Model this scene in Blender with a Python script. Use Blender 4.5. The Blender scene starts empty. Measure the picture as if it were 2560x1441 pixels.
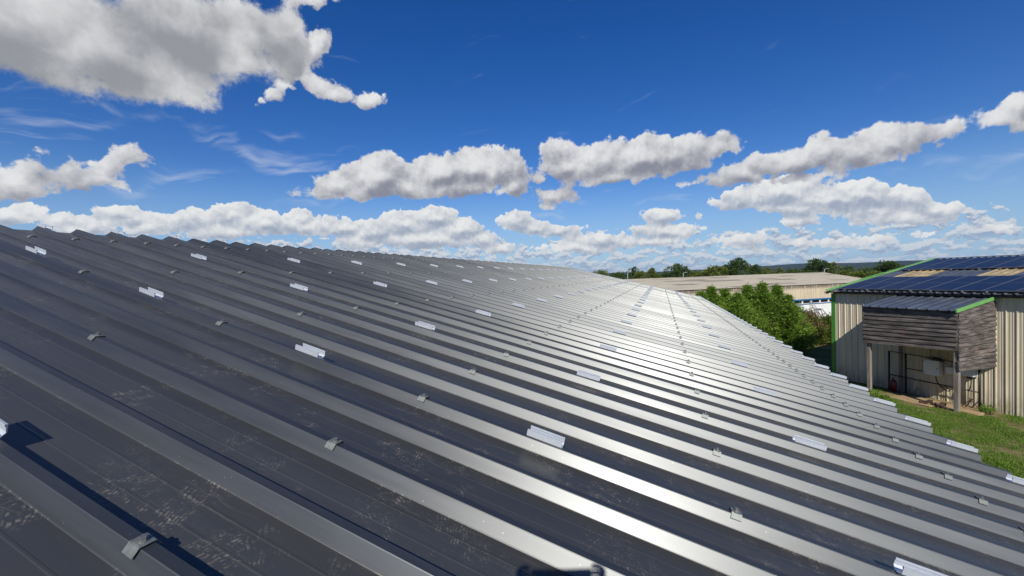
import bpy, bmesh, math, random
import numpy as np
from mathutils import Vector, Matrix
R_ = math.radians
SC = bpy.context.scene
COL = SC.collection
random.seed(7); RNG = np.random.default_rng(7)

# ------------------------------------------------------------------ camera
HC = 6.55                       # eye height above the yard
TH, RO = 0.022993, -0.028       # pitch down, roll
right = Vector((math.cos(RO), math.sin(RO)*math.sin(TH), math.sin(RO)*math.cos(TH)))
up = Vector((-math.sin(RO), math.cos(RO)*math.sin(TH), math.cos(RO)*math.cos(TH)))
fwd = Vector((0, math.cos(TH), -math.sin(TH)))
cd = bpy.data.cameras.new('camera'); cam = bpy.data.objects.new('camera', cd); COL.objects.link(cam)
M = Matrix.Identity(4)
for i in range(3):
    M[i][0] = right[i]; M[i][1] = up[i]; M[i][2] = -fwd[i]
M[2][3] = HC
cam.matrix_world = M
cd.sensor_width = 36; cd.lens = 36*1037.15/2560; cd.clip_start = 0.02; cd.clip_end = 20000
SC.camera = cam

# ------------------------------------------------------------------ light
SUN = Vector((-0.078, -0.786, 0.613)).normalized()          # towards the sun
sd = bpy.data.lights.new('sun', 'SUN'); sd.energy = 5.0; sd.angle = R_(0.53); sd.color = (1.0, 0.95, 0.87)
so = bpy.data.objects.new('sun', sd); COL.objects.link(so)
so.rotation_euler = SUN.to_track_quat('Z', 'Y').to_euler()
SC.view_settings.view_transform = 'Standard'; SC.view_settings.look = 'None'
SC.view_settings.gamma = 1; SC.view_settings.exposure = 0

def NN(nt, t, **k):
    n = nt.nodes.new(t)
    for a, b in k.items(): setattr(n, a, b)
    return n
def LK(nt, a, b): nt.links.new(a, b)
def MA(nt, op, a, b=None, c=None, clamp=False):
    n = nt.nodes.new('ShaderNodeMath'); n.operation = op; n.use_clamp = clamp
    for i, v in enumerate((a, b, c)):
        if v is None: continue
        if isinstance(v, (int, float)): n.inputs[i].default_value = v
        else: nt.links.new(v, n.inputs[i])
    return n.outputs[0]
def VM(nt, op, a, b=None, s=None):
    n = nt.nodes.new('ShaderNodeVectorMath'); n.operation = op
    for i, v in enumerate((a, b)):
        if v is None: continue
        if isinstance(v, (tuple, list)): n.inputs[i].default_value = v
        else: nt.links.new(v, n.inputs[i])
    if s is not None:
        if isinstance(s, (int, float)): n.inputs['Scale'].default_value = s
        else: nt.links.new(s, n.inputs['Scale'])
    return n.outputs['Value'] if op in ('LENGTH', 'DOT_PRODUCT', 'DISTANCE') else n.outputs[0]
def MR(nt, v, a, b, c=0.0, d=1.0, smooth=False):
    n = nt.nodes.new('ShaderNodeMapRange'); n.interpolation_type = 'SMOOTHSTEP' if smooth else 'LINEAR'
    nt.links.new(v, n.inputs[0])
    for i, x in zip((1, 2, 3, 4), (a, b, c, d)): n.inputs[i].default_value = x
    return n.outputs[0]
def NOI(nt, vec, scale, detail=4, rough=.5, dist=0.0, dim='3D', lac=2.0, col=False):
    n = nt.nodes.new('ShaderNodeTexNoise'); n.noise_dimensions = dim
    nt.links.new(vec, n.inputs['Vector'])
    n.inputs['Scale'].default_value = scale; n.inputs['Detail'].default_value = detail
    n.inputs['Roughness'].default_value = rough; n.inputs['Distortion'].default_value = dist
    n.inputs['Lacunarity'].default_value = lac
    return n.outputs['Color' if col else 'Fac']
def MIX(nt, f, a, b, mode='MIX'):
    n = nt.nodes.new('ShaderNodeMix'); n.data_type = 'RGBA'; n.blend_type = mode
    for s, v in ((0, f), (6, a), (7, b)):
        if isinstance(v, (int, float)): n.inputs[s].default_value = v
        elif isinstance(v, (tuple, list)): n.inputs[s].default_value = (*v[:3], 1)
        else: nt.links.new(v, n.inputs[s])
    return n.outputs[2]
def RAMP(nt, f, stops):
    n = nt.nodes.new('ShaderNodeValToRGB'); nt.links.new(f, n.inputs[0]); e = n.color_ramp.elements
    while len(e) < len(stops): e.new(0.5)
    for i, (p, c) in enumerate(stops): e[i].position = p; e[i].color = (*c[:3], 1)
    return n.outputs[0]

# ------------------------------------------------------------------ sky with cumulus
# clouds as (azimuth, elevation, half width, half height, tilt) in degrees
BIG = [(-27.37, 25.41, 2.56, 2.76, -43.9), (-48.76, 22.77, 6.57, 3.97, 20.3), (-42.5, 22.61, 8.63, 4.33, 2.6), (-36.96, 25.88, 6.63, 4.16, -0.3), (-39.51, 20.78, 5.4, 2.37, 2.4), (-31.39, 27.25, 3.72, 3.01, -29.8), (-32.29, 24.46, 4.78, 2.29, 11.9), (-28.16, 26.81, 3.18, 2.73, -42.8), (-27.22, 28.85, 2.06, 1.84, -54.3), (-46.72, 19.36, 5.9, 2.1, -1.7), (-33.9, 22.22, 3.07, 1.16, 11.7), (-49.57, 19.73, 2.69, 1.96, 5.4)]
MID = [(-23.49, 11.41, 3.47, 1.26, 3.1), (-22.05, 12.55, 3.6, 1.81, 13.3), (-17.66, 13.41, 4.08, 2.89, 21.8), (-16.84, 15.4, 1.44, 1.04, 49.1), (-14.14, 12.53, 5.68, 2.02, 1.5), (-9.35, 14.4, 5.37, 2.51, 10.1), (-5.01, 14.92, 5.98, 2.79, -0.2), (-1.19, 14.62, 3.84, 2.55, -1.2), (0.95, 12.66, 2.75, 1.77, -1.7), (-6.72, 12.36, 6.49, 1.56, -0.1), (-26.22, 10.77, 1.77, 0.48, 3.5), (7.08, 16.96, 2.97, 1.48, -3.4), (8.1, 15.0, 3.77, 2.26, -3.5), (12.36, 14.95, 4.64, 2.43, 9.8), (17.49, 14.96, 5.45, 2.7, 1.8), (22.34, 14.86, 5.09, 2.4, 4.7), (26.45, 15.21, 3.01, 1.5, 6.9), (14.39, 12.78, 6.17, 1.21, 0.2), (3.97, 12.91, 1.64, 1.14, -2.4), (6.91, 10.85, 3.8, 1.26, -2.8), (5.25, 9.71, 1.09, 0.74, -2.4), (30.65, 12.74, 2.41, 1.36, 2.0), (28.99, 11.86, 2.55, 1.46, -8.1), (34.17, 12.16, 3.34, 1.67, 1.7), (37.09, 13.01, 2.41, 1.77, 0.5), (40.1, 11.88, 3.77, 1.84, 6.0), (42.87, 12.63, 2.61, 1.75, -0.4), (45.42, 12.57, 2.28, 1.11, -3.7), (47.25, 12.91, 0.66, 0.43, 34.8), (23.21, 11.18, 2.31, 0.63, 2.0), (26.39, 11.28, 2.62, 1.15, 3.6), (34.9, 10.53, 4.4, 0.97, 0.4), (41.66, 10.97, 2.99, 1.01, 9.4), (37.75, 9.56, 1.36, 0.43, 0.6), (49.66, 12.97, 1.69, 1.17, 0.6), (50.78, 13.29, 1.27, 1.35, 4.7), (50.56, 11.71, 0.86, 0.82, 14.6), (-42.0, 12.94, 1.93, 1.05, 21.0), (-42.87, 13.37, 1.41, 0.8, 41.8), (-43.95, 11.49, 1.79, 1.01, 50.7), (-46.78, 11.05, 1.09, 1.01, 9.1), (-45.77, 10.29, 2.97, 1.04, 8.1), (-43.28, 10.25, 1.32, 0.85, 7.3), (-49.23, 10.82, 1.42, 0.97, 9.8), (-49.96, 9.5, 2.3, 1.55, 8.6), (-48.22, 12.56, 1.13, 0.64, -10.7), (-40.75, 13.33, 0.91, 0.49, -16.8), (-24.46, 27.07, 1.48, 2.38, -55.2), (-26.35, 29.01, 1.33, 1.11, 10.6), (-25.69, 24.3, 2.81, 1.27, -21.0), (-23.93, 23.53, 2.12, 1.18, -16.5), (-27.7, 22.77, 1.3, 0.98, 9.1), (-29.21, 21.71, 1.83, 1.03, 18.6), (-22.22, 22.7, 2.26, 1.26, -7.2), (-18.07, 22.22, 2.18, 1.2, 5.1), (-25.15, 31.33, 3.59, 0.94, 8.2), (-29.94, 28.29, 1.73, 0.87, -28.9)]
LOW = [(26.57, 8.65, 1.15, 0.77, -6.0), (29.36, 8.58, 3.32, 1.41, 2.4), (33.38, 8.99, 4.23, 1.79, -4.2), (37.04, 7.63, 4.6, 1.54, -7.6), (40.07, 7.62, 2.98, 1.55, -14.5), (40.71, 8.67, 0.95, 0.81, 29.8), (34.87, 7.03, 4.85, 0.97, -6.7), (43.72, 6.68, 2.4, 1.38, -18.8), (45.93, 5.59, 2.2, 0.97, -14.8), (41.01, 5.65, 3.48, 0.9, -6.9), (34.85, 5.6, 2.61, 0.8, -5.8), (43.13, 4.87, 4.41, 0.88, -2.6), (47.73, 4.42, 0.63, 0.29, -7.2), (19.81, 7.53, 2.69, 1.22, -4.3), (24.3, 7.16, 0.63, 0.8, 27.9), (20.26, 5.56, 4.61, 1.22, -3.7), (17.77, 4.31, 6.0, 0.83, -3.0), (0.81, 7.89, 2.86, 1.4, -1.7), (3.53, 6.83, 3.84, 1.08, -6.9), (6.79, 6.17, 3.8, 0.97, -2.3), (12.12, 4.75, 4.74, 1.07, -2.6), (9.44, 3.9, 6.44, 0.86, -2.3), (-39.08, 6.61, 1.33, 1.1, 3.3), (-37.36, 7.35, 2.09, 1.12, 3.6), (-33.7, 8.23, 2.33, 1.24, 12.7), (-30.99, 7.24, 3.64, 1.58, 2.5), (-26.75, 8.12, 1.32, 1.35, 2.3), (-26.35, 7.17, 3.54, 1.46, 1.8), (-21.77, 7.04, 3.8, 1.21, 1.1), (-34.52, 6.18, 4.11, 1.08, 2.3), (-18.39, 6.57, 2.97, 1.44, 0.5), (-14.31, 7.64, 4.13, 1.88, 0.3), (-10.08, 8.44, 3.2, 1.59, -0.1), (-6.9, 6.81, 3.25, 1.61, -0.8), (-11.76, 5.52, 7.38, 1.39, -0.5), (-4.21, 5.41, 2.74, 1.3, -1.2), (-1.5, 4.15, 2.75, 0.88, -1.5), (-19.91, 5.28, 2.92, 1.13, 0.2), (-43.08, 7.74, 2.06, 0.95, 5.0), (-41.91, 7.24, 2.44, 0.97, 4.3), (-41.01, 6.49, 1.88, 1.07, 3.5), (-49.13, 7.17, 1.65, 0.78, 5.8), (-50.3, 6.54, 2.03, 0.97, 5.3), (-46.95, 6.65, 1.54, 0.74, 4.7), (-44.83, 6.44, 1.66, 1.0, 4.1), (-45.94, 5.79, 2.4, 0.83, 3.7), (44.56, 3.14, 0.98, 0.51, -5.3), (49.65, 3.12, 1.39, 0.6, -6.1), (28.88, 3.89, 3.38, 0.86, -0.6), (30.12, 2.95, 2.89, 0.62, -3.5), (34.83, 3.0, 1.68, 0.63, -4.0), (38.38, 2.96, 2.72, 0.69, -4.4), (40.99, 3.05, 1.73, 0.54, -4.7)]
CIR = [(-46.35, 15.73, 6.85, 0.71, 9.4), (-39.68, 16.62, 6.29, 0.48, -3.5), (-38.57, 11.35, 4.25, 0.8, 20.7), (-37.18, 12.22, 3.21, 0.49, 12.8), (-31.87, 15.65, 5.42, 1.77, -3.5), (-28.64, 15.17, 5.03, 1.13, 0.9), (-49.12, 13.73, 1.44, 0.41, 12.7), (-3.89, 15.93, 0.05, 0.05, -0.4), (45.68, 9.46, 2.37, 0.53, 5.1), (47.24, 8.41, 0.75, 0.29, 3.2), (50.11, 9.99, 0.88, 0.55, 8.9), (50.34, 7.89, 1.37, 0.62, -11.7), (23.17, 8.99, 3.25, 0.69, -0.2), (15.35, 9.91, 10.16, 0.41, 3.8), (44.3, 8.83, 0.86, 0.31, -10.5), (-19.73, 10.6, 9.79, 0.99, 7.1)]


W = bpy.data.worlds.new('World'); SC.world = W; W.use_nodes = True
W.cycles.sampling_method = 'MANUAL'; W.cycles.sample_map_resolution = 512
nt = W.node_tree; nt.nodes.clear()
out = NN(nt, 'ShaderNodeOutputWorld'); bg = NN(nt, 'ShaderNodeBackground'); bg.inputs[1].default_value = 0.1
sky = NN(nt, 'ShaderNodeTexSky', sky_type='NISHITA', sun_disc=False)
sky.sun_elevation = math.asin(SUN.z); sky.sun_rotation = math.atan2(SUN.x, SUN.y) % (2*math.pi)
sky.altitude = 100; sky.air_density = 1.0; sky.dust_density = 0.2; sky.ozone_density = 4.0
hsv = NN(nt, 'ShaderNodeHueSaturation'); LK(nt, sky.outputs[0], hsv.inputs['Color'])
hsv.inputs['Hue'].default_value = 0.516; hsv.inputs['Saturation'].default_value = 1.34; hsv.inputs['Value'].default_value = 1.0
tc = NN(nt, 'ShaderNodeTexCoord'); sx = NN(nt, 'ShaderNodeSeparateXYZ'); LK(nt, tc.outputs['Generated'], sx.inputs[0])
el = MA(nt, 'MULTIPLY', MA(nt, 'ARCSINE', sx.outputs[2]), 180/math.pi)
LK(nt, MIX(nt, MR(nt, el, 15, -1, 0, .8, smooth=True), hsv.outputs['Color'], (2.7, 4.5, 7.2)), bg.inputs[0])
LK(nt, bg.outputs[0], out.inputs[0])

def smooth_noise(x, y, seed):
    xi, yi = np.floor(x).astype(int), np.floor(y).astype(int); fx, fy = x-xi, y-yi
    def h(i, j):
        n = (i*374761393 + j*668265263 + seed*69069) & 0x7fffffff
        n = ((n ^ (n >> 13))*1274126177) & 0x7fffffff
        return (n & 0xffff)/65535.0
    u, v = fx*fx*(3-2*fx), fy*fy*(3-2*fy)
    return (h(xi, yi)*(1-u)+h(xi+1, yi)*u)*(1-v)+(h(xi, yi+1)*(1-u)+h(xi+1, yi+1)*u)*v - .5
def fbm2(x, y, seed, n=3):
    r = 0
    for i in range(n): r = r + smooth_noise(x*2**i+i*17.3, y*2**i-i*9.1, seed+i)/2**i
    return r
def shape_field(A, E, lst, k, grow=1.12):
    # how far inside the nearest puffs, in degrees (negative outside)
    acc = None
    for (a, e, r, s_, t) in lst:
        r, s_ = r*grow, s_*grow; c, si = math.cos(R_(t)), math.sin(R_(t)); dx, dy = A-a, E-e
        x, y = (dx*c+dy*si)/r, (-dx*si+dy*c)/s_
        y = np.where(y < 0, y*1.15, y)
        l = (np.sqrt(x*x+y*y)-1)*min(s_, r)
        if acc is None: acc = l
        else:
            h = np.clip(.5+.5*(l-acc)/k, 0, 1); acc = l*(1-h)+acc*h-k*h*(1-h)
    return np.clip(-acc, -6, 6)
def sky_material():
    m = bpy.data.materials.new('cumulus'); m.use_nodes = True; m.cycles.emission_sampling = 'NONE'
    nt = m.node_tree; nt.nodes.clear()
    def AT(n): 
        x = NN(nt, 'ShaderNodeAttribute', attribute_name=n); return x
    dv = AT('dir'); P = dv.outputs['Vector']                    # azimuth, elevation in degrees
    s2 = NN(nt, 'ShaderNodeSeparateXYZ'); LK(nt, P, s2.inputs[0]); az, el = s2.outputs[0], s2.outputs[1]
    def warp(vec, sc, amt, det=3):
        c = NOI(nt, vec, sc, det, .55, dim='2D', col=True)
        return VM(nt, 'ADD', vec, VM(nt, 'MULTIPLY', VM(nt, 'SUBTRACT', c, (.5, .5, .5)), (amt, amt, 0)))
    def fine(vec, F, amp, sc, det, rough, billow, bs):
        d = MA(nt, 'MULTIPLY_ADD', MA(nt, 'SUBTRACT', NOI(nt, vec, sc, det, rough, dim='2D'), .5), amp, F)
        v = NN(nt, 'ShaderNodeTexVoronoi', feature='SMOOTH_F1', voronoi_dimensions='2D'); LK(nt, vec, v.inputs['Vector'])
        v.inputs['Scale'].default_value = bs; v.inputs['Detail'].default_value = 2.0; v.inputs['Roughness'].default_value = .55
        v.inputs['Smoothness'].default_value = .25
        return MA(nt, 'MULTIPLY_ADD', MA(nt, 'SUBTRACT', .42, v.outputs['Distance']), billow, d)
    def over(ca, aa, cb_, ab):      # b over a, colours not premultiplied
        ao = MA(nt, 'ADD', ab, MA(nt, 'MULTIPLY', aa, MA(nt, 'SUBTRACT', 1, ab)))
        f = MA(nt, 'DIVIDE', ab, MA(nt, 'MAXIMUM', ao, .0001))
        return MIX(nt, f, ca, cb_), ao
    def layer(name, amp, sc, soft, up_, gain, bias, grey, white, wsc, wamt, billow, bs, rough=.6, lowg=0.0, rim=.22):
        F = AT('F_'+name).outputs['Fac']; FU = AT('U_'+name).outputs['Fac']
        Pw = warp(P, wsc, wamt)
        d0 = fine(Pw, F, amp, sc, 9, rough, billow, bs)
        d1 = fine(VM(nt, 'ADD', Pw, (-up_*.3, up_, 0)), FU, amp, sc, 6, rough, billow, bs)
        a = MR(nt, d0, 0.0, soft, 0, 1, smooth=True)
        g = MA(nt, 'MULTIPLY_ADD', MA(nt, 'SUBTRACT', d0, d1), gain, bias)
        g = MA(nt, 'MULTIPLY_ADD', MA(nt, 'SUBTRACT', NOI(nt, Pw, sc*.45, 3, .5, dim='2D'), .5), lowg, g)
        g = MA(nt, 'ADD', g, MR(nt, d0, 0.0, .4, rim, 0), clamp=True)
        g = MR(nt, g, 0, 1, 0, 1, smooth=True)
        return MIX(nt, g, grey, white), a
    # thin high streaks
    Pc = warp(P, .05, 10.0, 3)
    cn = NOI(nt, VM(nt, 'MULTIPLY', Pc, (.10, .75, 0)), 1.0, 7, .6, dim='2D')
    b = MA(nt, 'MAXIMUM', AT('F_CIR').outputs['Fac'], -.6)
    d = MA(nt, 'MULTIPLY_ADD', MA(nt, 'SUBTRACT', cn, .5), 1.7, MA(nt, 'MULTIPLY', b, .5))
    col, al = (6.2, 6.8, 8.0), MR(nt, d, -.05, .8, 0, .5, smooth=True)
    # rows of small cumulus that close up towards the horizon
    def rows(vec, det):
        q = NN(nt, 'ShaderNodeSeparateXYZ'); LK(nt, vec, q.inputs[0])
        lg = MA(nt, 'LOGARITHM', MA(nt, 'MAXIMUM', MA(nt, 'ADD', q.outputs[1], 2.2), .3), math.e)
        c = NN(nt, 'ShaderNodeCombineXYZ'); LK(nt, MA(nt, 'MULTIPLY', q.outputs[0], .52), c.inputs[0]); LK(nt, MA(nt, 'MULTIPLY', lg, 5.2), c.inputs[1])
        return NOI(nt, c.outputs[0], .85, det, .58, dim='2D')
    Pz = warp(P, 1.1, .5, 3)
    h0 = rows(Pz, 8); h1 = rows(VM(nt, 'ADD', Pz, (0, .35, 0)), 6)
    f = MA(nt, 'ADD', MR(nt, el, 4.0, 12, .02, -.75), MR(nt, el, -.5, 3.0, .05, 0.0))
    hd = MA(nt, 'ADD', MA(nt, 'SUBTRACT', h0, .485), MA(nt, 'ADD', f, MR(nt, az, -20, 20, .07, 0.0)))
    g = MR(nt, MA(nt, 'MULTIPLY_ADD', MA(nt, 'SUBTRACT', h0, h1), 5.5, .5), 0, 1, 0, 1, smooth=True)
    c = MIX(nt, g, (3.1, 3.8, 5.2), (7.0, 7.2, 7.4))
    ha = MA(nt, 'MULTIPLY', MR(nt, hd, 0, .05, 0, .95, smooth=True), MR(nt, el, 0, 6, .6, 1.0))
    col, al = over(col, al, c, ha)
    for args in (('LOW', 1.35, .85, .20, .55, .40, .50, (3.3, 3.9, 5.0), (8.2, 8.3, 8.3), .9, .35, .45, .80, .60, .7, .15),
                 ('MID', 1.50, .52, .34, .95, .36, .47, (2.5, 2.6, 3.2), (7.8, 7.9, 8.0), .6, .6, .40, .55, .62, .8, .15),
                 ('BIG', 1.75, .30, .60, 1.6, .26, .42, (3.0, 3.1, 3.4), (7.2, 7.3, 7.4), .5, 1.0, .22, .30, .68, 1.6, .2)):
        c, a = layer(*args); col, al = over(col, al, c, a)
    em = NN(nt, 'ShaderNodeEmission'); em.inputs[1].default_value = .1; LK(nt, col, em.inputs[0])
    tr = NN(nt, 'ShaderNodeBsdfTransparent'); mx = NN(nt, 'ShaderNodeMixShader')
    LK(nt, al, mx.inputs[0]); LK(nt, tr.outputs[0], mx.inputs[1]); LK(nt, em.outputs[0], mx.inputs[2])
    o = NN(nt, 'ShaderNodeOutputMaterial'); LK(nt, mx.outputs[0], o.inputs[0])
    return m
def build_sky():
    # a part of a sphere 9 km out, ahead of the camera: the cloud deck
    A, E = np.meshgrid(np.arange(-75, 75.01, .3), np.arange(-1.2, 44, .3)); n_e, n_a = A.shape
    a, e = A.ravel(), E.ravel(); r = 9000.0
    ra, re = np.radians(a), np.radians(e)
    co = np.stack([r*np.sin(ra)*np.cos(re), r*np.cos(ra)*np.cos(re), HC+r*np.sin(re)], 1)
    i = np.arange(n_e*n_a).reshape(n_e, n_a)
    q = np.stack([i[:-1, :-1], i[:-1, 1:], i[1:, 1:], i[1:, :-1]], -1).reshape(-1, 4)
    me = bpy.data.meshes.new('clouds'); me.from_pydata(co.tolist(), [], q.tolist())
    def put(nm, v):
        at = me.attributes.new(nm, 'FLOAT', 'POINT'); at.data.foreach_set('value', v.astype(np.float32))
    at = me.attributes.new('dir', 'FLOAT_VECTOR', 'POINT'); at.data.foreach_set('vector', np.stack([a, e, 0*a], 1).astype(np.float32).ravel())
    for nm, lst, k, up_, ws, wa, wd in (('LOW', LOW, .35, .55, .35, .5, .75), ('MID', MID, .6, .95, .25, .7, 1.15), ('BIG', BIG, 1.0, 1.6, .16, 1.2, 2.0), ('CIR', CIR, .5, 1, .2, 3, 1.6)):
        wx, wy = fbm2(a*ws, e*ws, 5)*wa, fbm2(a*ws+40, e*ws, 9)*wa
        put('F_'+nm, shape_field(a+wx, e+wy, lst, k)/wd)
        put('U_'+nm, shape_field(a+wx-up_*.3, e+wy+up_, lst, k)/wd)
    me.polygons.foreach_set('use_smooth', [True]*len(me.polygons))
    o = bpy.data.objects.new('clouds', me); COL.objects.link(o); me.materials.append(sky_material())
    o['kind'] = 'structure'
    return o
build_sky()

# ------------------------------------------------------------------ helpers
def tag(o, label=None, cat=None, group=None, kind=None):
    if label: o['label'] = label
    if cat: o['category'] = cat
    if group: o['group'] = group
    if kind: o['kind'] = kind
    return o
def empty(name, loc=(0, 0, 0), rz=0.0, mat=None, **k):
    o = bpy.data.objects.new(name, None); COL.objects.link(o); o.empty_display_size = .2
    if mat is not None: o.matrix_world = mat
    else: o.location = loc; o.rotation_euler = (0, 0, rz)
    tag(o, **k); return o
def copy_tree(o, parent=None):
    c = o.copy(); COL.objects.link(c); c.parent = parent
    for ch in list(o.children): copy_tree(ch, c)
    return c
class MB:
    def __init__(s): s.v = []; s.f = []
    def add(s, v, f):
        n = len(s.v); s.v += [tuple(p) for p in v]; s.f += [tuple(i+n for i in q) for q in f]; return s
    def box(s, x0, x1, y0, y1, z0, z1, M=None):
        v = [Vector(p) for p in ((x0, y0, z0), (x1, y0, z0), (x1, y1, z0), (x0, y1, z0), (x0, y0, z1), (x1, y0, z1), (x1, y1, z1), (x0, y1, z1))]
        if M is not None: v = [M @ p for p in v]
        return s.add(v, [(0, 3, 2, 1), (4, 5, 6, 7), (0, 1, 5, 4), (1, 2, 6, 5), (2, 3, 7, 6), (3, 0, 4, 7)])
    def beam(s, a, b, w, h, upv=(0, 0, 1)):
        a, b = Vector(a), Vector(b); d = b-a; L = d.length; x = d.normalized(); u = Vector(upv)
        if abs(x.dot(u)) > .98: u = Vector((1, 0, 0))
        y = u.cross(x).normalized(); z = x.cross(y)
        M = Matrix((x, y, z)).transposed().to_4x4(); M.translation = a
        return s.box(0, L, -w/2, w/2, -h/2, h/2, M)
    def tube(s, pts, r, n=8, cap=True):
        pts = [Vector(p) for p in pts]; rr = r if isinstance(r, (list, tuple)) else [r]*len(pts)
        base = len(s.v); V = []; t0 = None; ref = Vector((0, 0, 1))
        for i, p in enumerate(pts):
            t = (pts[min(i+1, len(pts)-1)]-pts[max(i-1, 0)]).normalized()
            if t0 is None:
                ref = Vector((0, 0, 1)) if abs(t.z) < .9 else Vector((1, 0, 0))
            x = ref.cross(t).normalized(); y = t.cross(x).normalized(); ref = y.cross(x)*-1 if False else ref; t0 = t
            if abs(ref.dot(t)) > .98: ref = y
            for k in range(n):
                a = 2*math.pi*k/n; V.append(p+x*math.cos(a)*rr[i]+y*math.sin(a)*rr[i])
        F = []
        for i in range(len(pts)-1):
            for k in range(n): F.append((i*n+k, i*n+(k+1) % n, (i+1)*n+(k+1) % n, (i+1)*n+k))
        if cap: F += [tuple(range(n-1, -1, -1)), tuple((len(pts)-1)*n+k for k in range(n))]
        return s.add(V, F)
    def extrude(s, prof, axis_pts, closed=True, caps=True):
        # prof: list of (a,b); axis_pts: list of functions / matrices placing (a,b,0)
        n = len(prof); V = []; F = []
        for M in axis_pts: V += [M @ Vector((a, b, 0)) for a, b in prof]
        for i in range(len(axis_pts)-1):
            for k in range(n if closed else n-1): F.append((i*n+k, i*n+(k+1) % n, (i+1)*n+(k+1) % n, (i+1)*n+k))
        if closed and caps: F += [tuple(range(n-1, -1, -1)), tuple((len(axis_pts)-1)*n+k for k in range(n))]
        return s.add(V, F)
    def build(s, name, mat, parent=None, bevel=0, smooth=False, seg=2):
        me = bpy.data.meshes.new(name); me.from_pydata(s.v, [], s.f)
        bm = bmesh.new(); bm.from_mesh(me); bmesh.ops.recalc_face_normals(bm, faces=bm.faces)
        if bevel: bmesh.ops.bevel(bm, geom=[e for e in bm.edges], offset=bevel, segments=seg, profile=.5, affect='EDGES', clamp_overlap=True)
        bm.to_mesh(me); bm.free()
        if smooth: me.polygons.foreach_set('use_smooth', [True]*len(me.polygons))
        o = bpy.data.objects.new(name, me); COL.objects.link(o)
        if mat: me.materials.append(mat)
        if parent is not None: o.parent = parent
        return o
def quick(name, V, F, mat, parent=None, smooth=False, attr=None):
    me = bpy.data.meshes.new(name); V = np.asarray(V, np.float32); F = np.asarray(F, np.int32)
    me.vertices.add(len(V)); me.vertices.foreach_set('co', V.ravel())
    k = F.shape[1]; me.loops.add(F.size); me.loops.foreach_set('vertex_index', F.ravel())
    me.polygons.add(len(F)); me.polygons.foreach_set('loop_start', np.arange(0, F.size, k, dtype=np.int32))
    me.update(calc_edges=True); me.validate()
    if smooth: me.polygons.foreach_set('use_smooth', [True]*len(me.polygons))
    else: me.shade_flat()
    if attr is not None:
        a = me.attributes.new('tone', 'FLOAT', 'POINT'); a.data.foreach_set('value', np.asarray(attr, np.float32))
    o = bpy.data.objects.new(name, me); COL.objects.link(o)
    if mat: me.materials.append(mat)
    if parent is not None: o.parent = parent
    return o

# ------------------------------------------------------------------ materials
def mat(name):
    m = bpy.data.materials.new(name); m.use_nodes = True; nt = m.node_tree
    b = nt.nodes['Principled BSDF']; tc = NN(nt, 'ShaderNodeTexCoord')
    return m, nt, b, tc
def setp(b, **k):
    for a, v in k.items():
        i = b.inputs[a.replace('_', ' ')]
        i.default_value = (*v, 1) if isinstance(v, tuple) and len(v) == 3 and i.type == 'RGBA' else v
def bump(nt, b, h, dist=.01, st=.5):
    n = NN(nt, 'ShaderNodeBump'); n.inputs['Distance'].default_value = dist; n.inputs['Strength'].default_value = st
    LK(nt, h, n.inputs['Height']); LK(nt, n.outputs[0], b.inputs['Normal']); return n
def simple(name, col, rough=.5, metal=0.0, var=.12, sc=3.0, dirt=None, spec=.5, bmp=0.0, coord='Object'):
    m, nt, b, tc = mat(name); setp(b, Roughness=rough, Metallic=metal); b.inputs['Specular IOR Level'].default_value = spec
    v = tc.outputs[coord]; n = NOI(nt, v, sc, 6, .6)
    lo = tuple(c*(1-var*2) for c in col); hi = tuple(min(c*(1+var*2), 1) for c in col)
    c = RAMP(nt, n, [(.3, lo), (.7, hi)])
    if dirt: c = MIX(nt, MR(nt, NOI(nt, v, sc*.6, 8, .7), .52, .72, 0, .8), c, dirt)
    LK(nt, c, b.inputs['Base Color']); LK(nt, MR(nt, n, .3, .7, rough*.85, min(rough*1.15, 1)), b.inputs['Roughness'])
    if bmp: bump(nt, b, NOI(nt, v, sc*8, 6, .65), bmp)
    return m

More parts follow.
